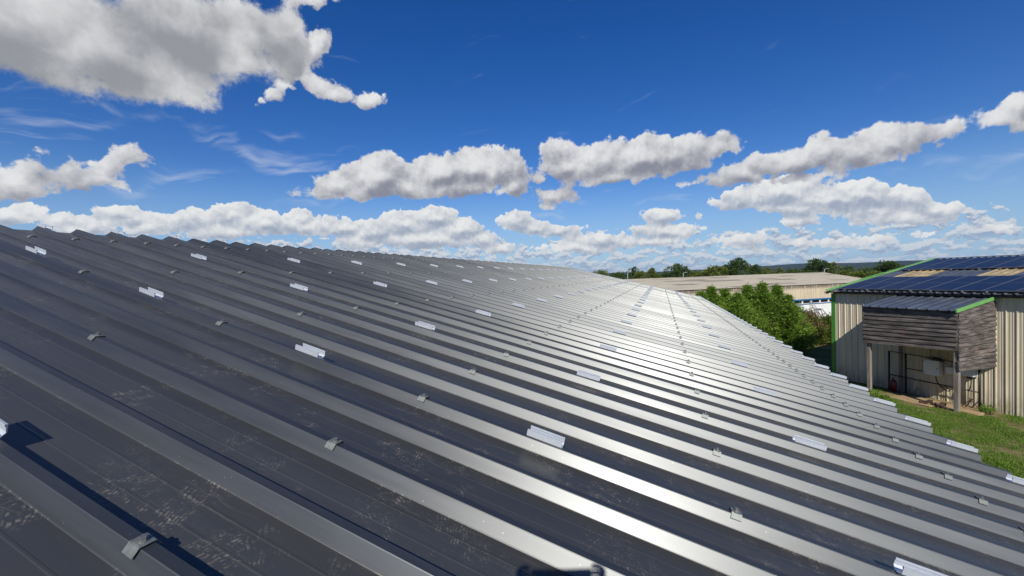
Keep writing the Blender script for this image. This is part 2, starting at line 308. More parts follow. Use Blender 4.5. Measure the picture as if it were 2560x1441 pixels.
PP = .333                        # rib spacing of the sheets
def roof_mat():
    m, nt, b, tc = mat('anthracite_sheet'); v = tc.outputs['Object']
    s = NN(nt, 'ShaderNodeSeparateXYZ'); LK(nt, v, s.inputs[0]); U, V, Nh = s.outputs
    sheet = MA(nt, 'FLOOR', MA(nt, 'DIVIDE', MA(nt, 'SUBTRACT', V, .20), 3*PP))
    w = NN(nt, 'ShaderNodeTexWhiteNoise', noise_dimensions='1D'); LK(nt, sheet, w.inputs['W'])
    tone = MR(nt, w.outputs['Value'], 0, 1, .86, 1.12)
    strx = VM(nt, 'MULTIPLY', v, (.5, 6, 6)); st = NOI(nt, strx, 2.0, 6, .6)
    base = MIX(nt, MR(nt, st, .3, .7), (.090, .095, .096), (.122, .128, .127))
    tn = NN(nt, 'ShaderNodeVectorMath', operation='SCALE'); LK(nt, base, tn.inputs[0]); LK(nt, tone, tn.inputs['Scale'])
    col = tn.outputs[0]
    # fine mineral specks in the coating
    sp = NOI(nt, v, 420, 2, .5); col = MIX(nt, MR(nt, sp, .66, .74, 0, .55), col, (.16, .16, .15))
    grit = NN(nt, 'ShaderNodeTexVoronoi', feature='F1'); LK(nt, v, grit.inputs['Vector']); grit.inputs['Scale'].default_value = 26
    col = MIX(nt, MR(nt, grit.outputs['Distance'], .055, .035, 0, .8), col, (.34, .32, .27))
    pan = MR(nt, Nh, .0045, .0025)
    # dusty boot treads and scuffs left in the pans by the roofers
    patch = NOI(nt, VM(nt, 'MULTIPLY', v, (1.0, 1.0, 0)), 2.1, 3, .55)
    pm = MR(nt, patch, .46, .57, 0, 1)
    wv = VM(nt, 'ADD', v, VM(nt, 'SCALE', VM(nt, 'SUBTRACT', NOI(nt, v, 9, 3, .5, col=True), (.5, .5, .5)), s=.06))
    # sole lugs: short rows of dashes, turned a different way in every print
    vc = NN(nt, 'ShaderNodeTexVoronoi', feature='F1', voronoi_dimensions='2D'); LK(nt, v, vc.inputs['Vector']); vc.inputs['Scale'].default_value = 5.5
    vs = NN(nt, 'ShaderNodeSeparateColor'); LK(nt, vc.outputs['Color'], vs.inputs[0])
    rt = NN(nt, 'ShaderNodeVectorRotate', rotation_type='Z_AXIS'); LK(nt, wv, rt.inputs['Vector']); LK(nt, MA(nt, 'MULTIPLY_ADD', vs.outputs[0], 1.6, .3), rt.inputs['Angle'])
    bk = NN(nt, 'ShaderNodeTexBrick', offset=.5); LK(nt, rt.outputs[0], bk.inputs['Vector']); bk.inputs['Scale'].default_value = 1
    bk.inputs['Brick Width'].default_value = .030; bk.inputs['Row Height'].default_value = .013; bk.inputs['Mortar Size'].default_value = .0042; bk.inputs['Mortar Smooth'].default_value = .7
    tr = MA(nt, 'SUBTRACT', 1.0, bk.outputs['Fac'])
    tr = MA(nt, 'MULTIPLY', tr, MA(nt, 'MULTIPLY', MR(nt, NOI(nt, v, 26, 5, .7), .48, .66, 0, 1), MR(nt, vc.outputs['Distance'], .55, .40)))
    sc1 = NOI(nt, VM(nt, 'MULTIPLY', wv, (34, 120, 1)), 1.0, 3, .6); sc1 = MR(nt, sc1, .60, .72, 0, .8)
    mk = MA(nt, 'MULTIPLY', MA(nt, 'MAXIMUM', tr, MA(nt, 'MULTIPLY', sc1, MR(nt, NOI(nt, v, 6, 3, .6), .45, .6))), MA(nt, 'MULTIPLY', pm, pan))
    col = MIX(nt, MA(nt, 'MULTIPLY', pan, .5), col, (.062, .061, .057))
    drag = MR(nt, NOI(nt, VM(nt, 'MULTIPLY', wv, (2.2, 60, 1)), 1.0, 4, .6), .60, .68, 0, .35); col = MIX(nt, MA(nt, 'MULTIPLY', drag, MA(nt, 'MULTIPLY', pan, pm)), col, (.24, .21, .16))
    film = MA(nt, 'MULTIPLY', MR(nt, NOI(nt, strx, 1.3, 7, .65), .44, .74, 0, .5), pan)
    col = MIX(nt, film, col, (.095, .088, .075))
    col = MIX(nt, MA(nt, 'MULTIPLY', mk, .72), col, (.30, .27, .22))
    LK(nt, col, b.inputs['Base Color'])
    rg = MA(nt, 'ADD', MR(nt, st, .3, .7, .415, .475), MA(nt, 'ADD', MA(nt, 'MULTIPLY', mk, .35), MR(nt, w.outputs['Value'], 0, 1, -.03, .05)))
    LK(nt, rg, b.inputs['Roughness']); LK(nt, MA(nt, 'SUBTRACT', .80, MA(nt, 'MULTIPLY', pan, .28)), b.inputs['Metallic']); b.inputs['Specular IOR Level'].default_value = .5
    LK(nt, MA(nt, 'MULTIPLY_ADD', pan, .16, .05), b.inputs['Coat Weight']); b.inputs['Coat Roughness'].default_value = .22; b.inputs['Coat IOR'].default_value = 1.45
    h = MA(nt, 'ADD', MA(nt, 'MULTIPLY', NOI(nt, VM(nt, 'MULTIPLY', v, (.7, 5, 0)), 1.0, 3, .5), 1.0), MA(nt, 'MULTIPLY', NOI(nt, v, 300, 2, .5), .012))
    bump(nt, b, h, .006, .35)
    return m
def galv_mat():
    m, nt, b, tc = mat('galvanised_rail'); v = tc.outputs['Object']
    n = NOI(nt, VM(nt, 'MULTIPLY', v, (4, 40, 40)), 1.5, 4, .5); n2 = NOI(nt, v, 40, 5, .6)
    oi = NN(nt, 'ShaderNodeObjectInfo')
    LK(nt, MIX(nt, MR(nt, n2, .35, .7), (.57, .605, .645), (.63, .67, .71)), b.inputs['Base Color'])
    setp(b, Metallic=.45); LK(nt, MA(nt, 'ADD', MR(nt, n, .3, .7, .34, .48), MA(nt, 'MULTIPLY', oi.outputs['Random'], .08)), b.inputs['Roughness'])
    bump(nt, b, n, .0008, .4); return m
def corr_wall_mat():
    m, nt, b, tc = mat('cream_cladding'); v = tc.outputs['Object']
    s = NN(nt, 'ShaderNodeSeparateXYZ'); LK(nt, v, s.inputs[0])
    streak = NOI(nt, VM(nt, 'MULTIPLY', v, (9, 9, .35)), 1.0, 6, .65)
    base = MIX(nt, MR(nt, streak, .35, .7), (.54, .47, .33), (.68, .605, .46))
    alg = MA(nt, 'MULTIPLY', MR(nt, s.outputs[2], 1.1, .1, 0, 1, smooth=True), MR(nt, NOI(nt, VM(nt, 'MULTIPLY', v, (5, 5, 1.2)), 1.0, 6, .7), .36, .62))
    base = MIX(nt, MA(nt, 'MULTIPLY', alg, .75), base, (.13, .12, .05))
    base = MIX(nt, MR(nt, NOI(nt, VM(nt, 'MULTIPLY', v, (3.1, 3.1, .25)), 1.3, 5, .6), .54, .68, 0, .28), base, (.34, .25, .17))
    LK(nt, base, b.inputs['Base Color']); setp(b, Roughness=.55); return m
def wood_mat(name, a, c, warm=(.30, .12, .05), warmth=.2, grain=(.9, .9, 11)):
    m, nt, b, tc = mat(name); v = tc.outputs['Object']
    g = NN(nt, 'ShaderNodeNewGeometry'); r = g.outputs['Random Per Island']
    q = NN(nt, 'ShaderNodeCombineXYZ'); LK(nt, MA(nt, 'MULTIPLY', r, 37), q.inputs[2])
    vv = VM(nt, 'ADD', VM(nt, 'MULTIPLY', v, grain), q.outputs[0])
    n = NOI(nt, vv, 1.6, 7, .65, .4)
    col = MIX(nt, MR(nt, n, .38, .62), a, c)
    col = MIX(nt, MR(nt, NOI(nt, VM(nt, 'MULTIPLY', vv, (1.5, 1.5, .35)), 1.1, 5, .7),   .46, .60, 0, .5), col, tuple(x*.28 for x in a))
    col = MIX(nt, MR(nt, r, 0, 1, 0, .45), col, tuple(x*.45 for x in a))
    col = MIX(nt, MA(nt, 'MULTIPLY', MR(nt, NOI(nt, v, 2.6, 4, .6), .58, .72), warmth), col, warm)
    LK(nt, col, b.inputs['Base Color']); setp(b, Roughness=.85); bump(nt, b, n, .006, .8); return m
def leaf_mat(name, stops, trans=.25):
    m, nt, b, tc = mat(name); g = NN(nt, 'ShaderNodeNewGeometry'); n = NOI(nt, tc.outputs['Object'], .9, 4, .6)
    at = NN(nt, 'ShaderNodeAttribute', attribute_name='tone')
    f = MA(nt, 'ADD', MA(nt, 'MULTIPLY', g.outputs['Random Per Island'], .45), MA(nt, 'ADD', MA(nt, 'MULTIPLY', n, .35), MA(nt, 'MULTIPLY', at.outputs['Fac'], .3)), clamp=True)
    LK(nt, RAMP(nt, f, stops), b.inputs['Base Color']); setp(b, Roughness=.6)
    b.inputs['Specular IOR Level'].default_value = .3
    b.inputs['Transmission Weight'].default_value = 0; b.inputs['Subsurface Weight'].default_value = 0
    tl = NN(nt, 'ShaderNodeBsdfTranslucent'); LK(nt, RAMP(nt, f, [(p, (c_[0]*1.3, c_[1]*1.35, c_[2]*.8)) for p, c_ in stops]), tl.inputs[0])
    mx = NN(nt, 'ShaderNodeMixShader'); mx.inputs[0].default_value = trans
    LK(nt, b.outputs[0], mx.inputs[1]); LK(nt, tl.outputs[0], mx.inputs[2]); LK(nt, mx.outputs[0], nt.nodes['Material Output'].inputs[0])
    return m
def panel_mat():
    m, nt, b, tc = mat('solar_cells'); v = tc.outputs['Object']
    # cell grid, in panel metres
    br = NN(nt, 'ShaderNodeTexBrick', offset=0.0); LK(nt, v, br.inputs['Vector'])
    br.inputs['Scale'].default_value = 1; br.inputs['Brick Width'].default_value = .165; br.inputs['Row Height'].default_value = .165
    br.inputs['Mortar Size'].default_value = .0035; br.inputs['Color1'].default_value = (.006, .010, .030, 1); br.inputs['Color2'].default_value = (.009, .015, .042, 1)
    br.inputs['Mortar'].default_value = (.03, .036, .055, 1)
    bus = NN(nt, 'ShaderNodeTexWave', wave_type='BANDS', bands_direction='Y'); LK(nt, v, bus.inputs['Vector']); bus.inputs['Scale'].default_value = 5.8
    LK(nt, MIX(nt, MR(nt, bus.outputs['Fac'], .93, .99, 0, .45), br.outputs['Color'], (.03, .045, .10)), b.inputs['Base Color'])
    setp(b, Roughness=.30); b.inputs['Specular IOR Level'].default_value = .09
    return m
M_ = {}
M_['roof'] = roof_mat(); M_['rail'] = galv_mat(); M_['cream'] = corr_wall_mat()
M_['zinc'] = simple('zinc_saddle', (.17, .185, .17), .5, .4, .10, 30)
M_['bolt'] = simple('steel_bolt', (.30, .30, .28), .35, .7, .15, 60)
M_['trim'] = simple('verge_trim', (.50, .51, .52), .35, .6)
M_['dark'] = simple('dark_steel', (.022, .02, .02), .5, .3)
M_['black'] = simple('black_rubber', (.012, .012, .013), .5)
M_['green'] = simple('green_trim', (.15, .37, .10), .45, 0, .07, 2)
M_['greend'] = simple('green_corner_trim', (.055, .24, .03), .5, 0, .08, 2)
M_['slate'] = simple('slate_sheet', (.070, .082, .10), .38, .1, .15, 1.2, (.13, .14, .15))
M_['fibre'] = simple('fibreglass_sheet', (.33, .26, .14), .5, 0, .2, 1.5, (.15, .11, .06))
M_['frame'] = simple('panel_frame', (.22, .23, .25), .4, .5)
M_['cells'] = panel_mat()
M_['wood'] = wood_mat('weathered_boards', (.045, .038, .034), (.24, .205, .175), (.28, .11, .06), .30)
M_['post'] = wood_mat('grey_post', (.16, .13, .11), (.36, .32, .27), warmth=.05, grain=(22, 22, 1.2))
M_['plank'] = wood_mat('new_planks', (.36, .24, .12), (.58, .42, .23), (.30, .16, .07), .25, grain=(1.2, 18, 18))
M_['rust'] = simple('rusty_offcuts', (.085, .05, .035), .85, 0, .35, 12, bmp=.01)
M_['box'] = simple('grey_cabinet', (.62, .65, .66), .45, 0, .05, 2)
M_['white'] = simple('white_render', (.72, .72, .70), .8, 0, .04, 1.5, (.55, .54, .50))
M_['blue'] = simple('blue_fascia', (.02, .13, .33), .5, 0, .08, 1)
M_['glass'] = simple('dark_glass', (.006, .008, .012), .08, 0, .2, 1, spec=.7)
M_['bark'] = simple('bark', (.10, .07, .045), .9, 0, .3, 6, bmp=.02)
M_['alu'] = simple('ladder_aluminium', (.45, .46, .47), .35, .8)
M_['pvc'] = simple('cream_pipe', (.62, .56, .40), .4, 0, .05, 3)
M_['lamp'] = simple('pale_lamp_post', (.42, .44, .45), .5, .2)
M_['red'] = simple("red_canister", (.10, .010, .010), .4, 0, .2, 4)
M_['leaf_con'] = leaf_mat('conifer_foliage', [(.08, (.04, .08, .010)), (.34, (.10, .19, .02)), (.60, (.20, .31, .035)), (.90, (.40, .50, .10))], .30)
M_['leaf_oak'] = leaf_mat('oak_foliage', [(.10, (.018, .038, .008)), (.42, (.050, .088, .015)), (.68, (.09, .14, .024)), (.95, (.16, .21, .040))])
M_['leaf_shr'] = leaf_mat('shrub_foliage', [(.06, (.08, .045, .02)), (.26, (.07, .085, .014)), (.58, (.15, .20, .025)), (.83, (.28, .29, .045)), (.99, (.40, .26, .08))], .3)
M_['leaf_dry'] = leaf_mat('dry_foliage', [(.1, (.06, .03, .02)), (.45, (.16, .09, .05)), (.75, (.25, .16, .09)), (.95, (.42, .34, .26))], .1)

# ------------------------------------------------------------------ the new metal roof we stand on
S_ = Vector((0.91175735, -0.32690991, -0.24865325)); D_ = Vector((0.33751024, 0.94132186, 0)); N_ = S_.cross(D_).normalized()
RM = Matrix((S_, D_, N_)).transposed().to_4x4()
HP = 2.962*PP; HR = .15*PP                                   # eye above the pans, rib height
o_ = Vector((0, 0, HC))-N_*HP; RM.translation = o_
U0, U1 = -19.92*PP, 8.62*PP; NEAR, FAR = -9, 93              # ridge, eave, first and last rib
barn = empty('metal_shed', mat=RM, label='long shed with an anthracite ribbed steel roof, the roof the photo is taken from', cat='shed')
def ribbed(u0, u1, r0, r1, nu, jit=.0012):
    prof = []
    rj = random.Random(5); sj = {}
    for r in range(r0, r1+1):
        c = r-.025; k = (r-1)//3; sj.setdefault(k, rj.choice([-.009, -.005, 0, 0, .004, .008])); w_ = .052+.004*0; f_ = .111+sj[k]*.8+rj.uniform(-.003, .003)+.026*math.exp(-(max(r-4, 0)/10)**2)
        x1, x2 = c-.052-(f_-.052)*.335+rj.uniform(-.0006, .0006), c-.052-(f_-.052)*.70+rj.uniform(-.0006, .0006)
        prof += [(c-f_-.006, 0), (c-f_, .006), (x2, .046), (x1, .096), (c-.052, .143), (c-.045, .15), (c+.045, .15), (c+.052, .143), (c+.124, .006), (c+.130, 0)]
        for q in (.37, .63): prof += [(c+q-.018, 0), (c+q-.008, .0035), (c+q+.008, .0035), (c+q+.018, 0)]
    prof = np.array(prof)*PP
    us = np.linspace(u0, u1, nu); n = len(prof)
    V = np.zeros((nu, n, 3)); V[:, :, 0] = us[:, None]; V[:, :, 1] = prof[None, :, 0]; V[:, :, 2] = prof[None, :, 1]
    sheet = np.floor((prof[:, 0]-.20)/(3*PP)).astype(int); rg = np.random.default_rng(3)
    ph = rg.uniform(0, 6.28, 400)
    V[:, :, 2] += jit*np.sin(us[:, None]*1.1+ph[sheet+60][None, :])+jit*.8*np.sin(prof[None, :, 0]*2.1+us[:, None]*.7)
    i = np.arange(nu*n).reshape(nu, n)
    F = np.stack([i[:-1, :-1], i[1:, :-1], i[1:, 1:], i[:-1, 1:]], -1).reshape(-1, 4)
    return V.reshape(-1, 3), F
V, F = ribbed(U0, U1, NEAR, FAR, 26)
rs_ = quick('roof_sheet', V, F, M_['roof'], barn, smooth=True); rs_.data.set_sharp_from_angle(angle=R_(9))
# the other slope falls away behind the ridge
V2, F2 = ribbed(0.0, 7.0, -FAR, -NEAR, 3)
bk = quick('far_slope', V2, F2, M_['roof'], barn)
Sb = Vector((-S_.x, -S_.y, S_.z)); Nb = Vector((-N_.x, -N_.y, N_.z)); Yb = Nb.cross(Sb)
RB = Matrix((Sb, Yb, Nb)).transposed().to_4x4(); RB.translation = RM @ Vector((U0-.02, 0, -.01))
bk.matrix_local = RM.inverted() @ RB
W_ = RM.inverted()
def wpt(u, v, dz): 
    p = RM @ Vector((u, v, 0)); return Vector((p.x, p.y, dz))
vw0, vw1 = (NEAR+.2)*PP, (FAR+.3)*PP
g = MB()
for (ua, va, ub, vb) in ((U1-.35, vw0, U1-.35, vw1), (U0, vw1, U1-.35, vw1), (U0, vw0, U1-.35, vw0)):
    a, b_ = RM @ Vector((ua, va, -.03)), RM @ Vector((ub, vb, -.03))
    q = [Vector((a.x, a.y, 0)), Vector((b_.x, b_.y, 0)), b_, a]; g.add([W_ @ p for p in q], [(0, 1, 2, 3)])
g.build('wall', M_['cream'], barn)
g = MB(); g.box(U0, U1, (FAR+.30)*PP, (FAR+.30)*PP+.10, -.12, .066); g.build('verge_trim', M_['trim'], barn)

# short channel rails screwed along the rib tops
RT = HR+.001
def rail_meshes():
    t = .0028
    outp = [(-.015, .0), (-.030, .013), (-.0315, .043), (-.024, .0445), (-.0235, .036)]
    inn = [(-.0262, .036), (-.0275, .0150), (-.0135, t)]
    prof = outp+inn+[(-a, b) for a, b in reversed(inn)]+[(-a, b) for a, b in reversed(outp)]
    L = .182
    m = MB(); Ms = []
    for x in (-L/2, L/2): Ms.append(Matrix(((0, 0, 1, x), (1, 0, 0, 0), (0, 1, 0, 0), (0, 0, 0, 1))))
    m.extrude(prof, Ms)
    # grooves in the floor of the channel
    for y in (-.006, .006): m.box(-L/2+.001, L/2-.001, y-.0015, y+.0015, t, t+.0016)
    ch = m.build('channel', M_['rail'])
    sc_ = []
    for x in (.045, -.05):
        q = MB()
        for (r, z0, z1) in ((.0095, t, t+.0015), (.006, t+.0015, t+.0075)):
            q.extrude([(r*math.cos(k*math.pi/3), r*math.sin(k*math.pi/3)) for k in range(6)], [Matrix.Translation((x, 0, z0)), Matrix.Translation((x, 0, z1))])
        sc_.append(q.build('screw', M_['bolt']))
    # rivet on the chamfer facing the eye
    return ch, sc_
def place(o, u, v, n, rz=0.0, parent=None, ry=0.0):
    o.matrix_world = RM @ Matrix.Translation((u, v, n)) @ Matrix.Rotation(rz, 4, 'Z') @ Matrix.Rotation(ry, 4, 'Y')
ORD = ['nearest', 'second nearest', 'third nearest', 'fourth nearest', 'fifth nearest', 'sixth nearest', 'seventh nearest', 'eighth nearest']
ROWN = ['ridge row', 'second row down from the ridge', 'third row down from the ridge', 'middle row', 'third row up from the eave', 'second row up from the eave', 'eave row']
eye = Vector((0, 0, HC))
CAMI = M.inverted()
def in_view(p, m=.06):
    q = CAMI @ p
    if q.z > -.05: return False
    x, y = q.x/-q.z*cd.lens/36, q.y/-q.z*cd.lens/36
    return abs(x) < .5+m and abs(y) < .2815+m
ch0, scr0 = rail_meshes()
proto = empty('mounting_rail'); ch0.parent = proto
for s_ in scr0: s_.parent = proto
protot = None; first = True
for row in range(7):
    u = (-19.5836+4.6391*row)*PP
    if row == 0: u += .004
    n_ = 0
    for r in range(-4, FAR+1):
        if (row in (0, 6) and r % 2) or (row not in (0, 6) and (r-2) % 4): continue
        v = (r-.025)*PP; p = RM @ Vector((u, v, RT))
        if not in_view(p): continue
        d = (p-eye).length
        if first: o = proto; first = False
        elif d < 11: o = copy_tree(proto)
        else:
            o = ch0.copy(); COL.objects.link(o); o.parent = None; o.name = 'mounting_rail'
        uj = u+random.uniform(-.004, .004)
        place(o, uj, v+random.uniform(-.002, .002), RT, R_(random.uniform(-1.2, 1.2)))
        if n_ < 8:
            lab = ORD[n_]+' aluminium rail in the '+ROWN[row]
            if row == 4 and n_ == 0: lab = 'large aluminium rail below centre, nearest in the third row up from the eave'
            tag(o, lab, 'mounting rail', 'short aluminium rails of the '+ROWN[row])
        else: tag(o, 'one of the small far rails in the '+ROWN[row], 'mounting rail', 'far aluminium rails of the '+ROWN[row])
        n_ += 1

# saddle washers with hex bolts
def saddle():
    t = .0016; L = .021
    outp = [(-.034, -.0150), (-.0205, .0040), (-.016, .0058), (.016, .0058), (.0205, .0040), (.034, -.0150)]
    prof = outp+[(a*.985, b-t) for a, b in reversed(outp)]
    m = MB(); m.extrude(prof, [Matrix(((0, 0, 1, x), (1, 0, 0, 0), (0, 1, 0, 0), (0, 0, 0, 1))) for x in (-L, L)])
    for x in (-.017, .017):        # pressed stiffening dimples at the bends
        m.extrude([(-.0240, .0005), (-.0200, .0068), (-.014, .0068), (-.014, .004)], [Matrix(((0, 0, 1, x-.0035), (1, 0, 0, 0), (0, 1, 0, 0), (0, 0, 0, 1))), Matrix(((0, 0, 1, x+.0035), (1, 0, 0, 0), (0, 1, 0, 0), (0, 0, 0, 1)))])
    sd_ = m.build('saddle', M_['zinc'])
    q = MB()
    for (r, z0, z1, n) in ((.0115, .0059, .0080, 14), (.0085, .0080, .0185, 6), (.0062, .0185, .0195, 6)):
        q.extrude([(r*math.cos(k*2*math.pi/n), r*math.sin(k*2*math.pi/n)) for k in range(n)], [Matrix.Translation((0, 0, z0)), Matrix.Translation((0, 0, z1))])
    return sd_, q.build('hex_bolt', M_['bolt'])
sd0, bo0 = saddle(); sp = empty('saddle_washer'); sd0.parent = sp; bo0.parent = sp
BROW = [(-17.71, 1, 'washer row just under the ridge'), (-12.81, 2, 'second washer row down from the ridge'), (-8.0, 2, 'third washer row down from the ridge'),
        (-3.17, 2, 'third washer row up from the eave'), (1.62, 2, 'second washer row up from the eave'), (6.38, 1, 'washer row along the eave')]
cand = []
for k, (uu, stp, nm) in enumerate(BROW):
    n_ = 0
    for r in range(-4, FAR+1):
        if stp == 2 and r % 2: continue
        p = RM @ Vector((uu*PP, (r-.025)*PP, RT))
        if not in_view(p, .03): continue
        cand.append(((p-eye).length, k, n_, uu, r, nm)); n_ += 1
cand.sort(); first = True; rest = MB()
for i, (d, k, n_, uu, r, nm) in enumerate(cand):
    u, v = uu*PP+random.uniform(-.004, .004), (r-.025)*PP; rz = R_(random.uniform(-2, 2))
    if i >= 290:
        Mx = RM @ Matrix.Translation((u, v, RT)); me = sd0.data
        rest.add([Mx @ w.co for w in me.vertices], [tuple(p_.vertices) for p_ in me.polygons]); continue
    if first: o = sp; first = False
    elif d < 9: o = copy_tree(sp)
    else: o = sd0.copy(); COL.objects.link(o); o.parent = None; o.name = 'saddle_washer'
    place(o, u, v, RT, rz)
    if n_ < 8: tag(o, ORD[n_]+' saddle washer in the '+nm, 'washer', 'saddle washers of the '+nm)
    else: tag(o, 'one of the far washers in the '+nm, 'washer', 'far saddle washers of the '+nm)
if rest.v:
    tag(rest.build('saddle_washers', M_['zinc']), 'tiny grey saddle washers at the far end of the dark roof', 'washers', kind='stuff')

# ------------------------------------------------------------------ yard, fields and hills
K = 1.26
OB = Vector((17.18486921*K, 13.89186109*K, 0)); DB = Vector((.28576769, -.95829892, 0)); NB = Vector((.95829892, .28576769, 0))
BM = Matrix((DB, NB, Vector((0, 0, 1)))).transposed().to_4x4(); BM.translation = OB      # x along the shed wall, y into the shed
BMI = BM.inverted()
def z(rel): return HC+K*rel
def ground_h(x, y):
    # gentle bank in front of the lean-to, wooded hills far out
    p = np.stack([x-OB.x, y-OB.y]); s = p[0]*DB.x+p[1]*DB.y; o = p[0]*NB.x+p[1]*NB.y
    bank = .27*np.clip((-o)/2.4, 0, 1)*np.clip((s+9)/3, 0, 1)*np.clip((9-s)/3, 0, 1)
    r = np.hypot(x, y); a = np.degrees(np.arctan2(x, y))
    hill = (.0080+.0016*np.sin(a*.21+1.1)+.0007*np.sin(a*.9)+.0045*np.exp(-((a-43)/8)**2)+.0030*np.exp(-((a-34)/2.6)**2))
    f1 = np.clip((r-1300)/1500, 0, 1); f1 = f1*f1*(3-2*f1)
    f2 = np.clip((r-350)/700, 0, 1)
    dip = -3.0*f2*(1-f1)
    return bank+dip+f1*(HC+hill*np.minimum(r, 3400))
def build_ground():
    rs = np.concatenate([np.linspace(0, 60, 61), np.geomspace(62, 5800, 120)]); az_ = np.radians(np.arange(-180, 180, 1.0))
    fine = np.radians(np.arange(-60, 60, .5)); az_ = np.unique(np.round(np.concatenate([az_, fine]), 5)); n, m_ = len(rs), len(az_)
    Rg, Ag = np.meshgrid(rs, az_, indexing='ij'); X, Y = Rg*np.sin(Ag), Rg*np.cos(Ag); Z = ground_h(X, Y)
    V = np.stack([X, Y, Z], -1).reshape(-1, 3); i = np.arange(n*m_).reshape(n, m_); j = np.roll(i, -1, 1)
    F = np.stack([i[:-1], i[1:], j[1:], j[:-1]], -1)[1:].reshape(-1, 4)
    F0 = np.stack([i[0], i[1], j[1], j[1]], -1)
    m, nt, b, tc = mat('ground'); v = tc.outputs['Object']
    g = NN(nt, 'ShaderNodeNewGeometry'); d = VM(nt, 'LENGTH', v)
    near = MIX(nt, MR(nt, NOI(nt, v, .9, 8, .65), .35, .68), (.075, .09, .022), (.15, .17, .045))
    near = MIX(nt, MR(nt, NOI(nt, v, .55, 6, .62), .52, .65), near, (.27, .20, .11))
    near = MIX(nt, MR(nt, NOI(nt, v, 9, 6, .7), .55, .75, 0, .5), near, (.03, .04, .012))
    # far: strip fields and woods
    w1 = VM(nt, 'ADD', v, VM(nt, 'SCALE', NOI(nt, v, .0016, 3, .5, col=True), s=500))
    vo = NN(nt, 'ShaderNodeTexVoronoi', feature='F1', voronoi_dimensions='2D'); LK(nt, VM(nt, 'MULTIPLY', w1, (.0022, .0042, 0)), vo.inputs['Vector']); vo.inputs['Scale'].default_value = 1
    sv = NN(nt, 'ShaderNodeSeparateColor'); LK(nt, vo.outputs['Color'], sv.inputs[0])
    fields = RAMP(nt, sv.outputs[0], [(0, (.02, .034, .016)), (.30, (.022, .036, .016)), (.34, (.10, .11, .04)), (.55, (.36, .29, .16)), (.75, (.06, .09, .03)), (.9, (.30, .23, .13))])
    nt.nodes[-1].color_ramp.interpolation = 'CONSTANT'
    wood = MIX(nt, MR(nt, NOI(nt, v, .02, 5, .6), .35, .65), (.012, .024, .020), (.024, .040, .026))
    woods = MA(nt, 'MAXIMUM', MR(nt, d, 1750, 1950, 0, 1), MR(nt, NOI(nt, VM(nt, 'MULTIPLY', v, (.0011, .0026, 0)), 1.0, 4, .5), .50, .53))
    sh = NN(nt, 'ShaderNodeVectorMath', operation='SUBTRACT'); LK(nt, v, sh.inputs[0]); sh.inputs[1].default_value = tuple(OB+DB*-2.4+NB*-1.2)
    dl = MA(nt, 'ADD', VM(nt, 'LENGTH', sh.outputs[0]), MA(nt, 'MULTIPLY', NOI(nt, v, 1.6, 5, .6), 1.6))
    near = MIX(nt, MR(nt, dl, 3.0, 2.2, 0, .85), near, (.30, .21, .12))
    far = MIX(nt, woods, fields, wood)
    LK(nt, MIX(nt, MR(nt, d, 90, 240), near, far), b.inputs['Base Color']); setp(b, Roughness=.95); b.inputs['Specular IOR Level'].default_value = .1
    bump(nt, b, NOI(nt, v, 14, 6, .7), .05, .6)
    o = quick('ground', V, np.concatenate([F0, F]), m, smooth=True); o['kind'] = 'structure'
build_ground()

def grass(x0, x1, y0, y1, n, name, label):
    # blades in tufts, as a person sees them from the roof; local shed coordinates
    rg = np.random.default_rng(11); tx, ty = rg.uniform(x0, x1, n), rg.uniform(y0, y1, n)
    dens = smooth_noise(tx*.8, ty*.8, 3)+smooth_noise(tx*2.3, ty*2.3, 4)*.6; keep = (dens > -.15+rg.uniform(-.22, .15, n)) & ~((tx > -4.5) & (tx < -.3) & (ty > -2.45+.15*np.sin(tx*5)) & (rg.uniform(0, 1, n) < .97))
    tx, ty = tx[keep], ty[keep]; nb = 5; T = len(tx); P_ = []; 
    bx = np.repeat(tx, nb)+rg.normal(0, .03, T*nb); by = np.repeat(ty, nb)+rg.normal(0, .03, T*nb)
    hh = rg.uniform(.025, .085, T*nb)*np.repeat(1+np.clip(dens[keep], 0, 1)*.9, nb); a = rg.uniform(0, 6.28, T*nb); lean = rg.uniform(0, .9, T*nb)*hh
    wd = rg.uniform(.005, .011, T*nb)
    wx = OB.x+DB.x*bx+NB.x*by; wy = OB.y+DB.y*bx+NB.y*by; gz = ground_h(wx, wy)
    V = np.zeros((T*nb, 4, 3)); ca, sa = np.cos(a), np.sin(a)
    for k, (sd_, hf, lf) in enumerate(((-1, 0, 0), (1, 0, 0), (.35, .6, .4), (0, 1, 1))):
        V[:, k, 0] = bx-sa*wd*sd_+ca*lean*lf; V[:, k, 1] = by+ca*wd*sd_+sa*lean*lf; V[:, k, 2] = gz+hh*hf-.004
    F = np.arange(T*nb*4).reshape(-1, 4)
    V = V.reshape(-1, 3); o = quick(name, V, F, leaf_mat('grass_blades', [(.1, (.06, .12, .012)), (.45, (.12, .22, .02)), (.75, (.20, .31, .035)), (.97, (.40, .36, .11))]))
    o.matrix_world = BM; tag(o, label, 'grass', kind='stuff')
grass(-6.5, 6.5, -10.5, -.15, 36000, 'grass', 'patchy green grass of the yard between the two sheds')

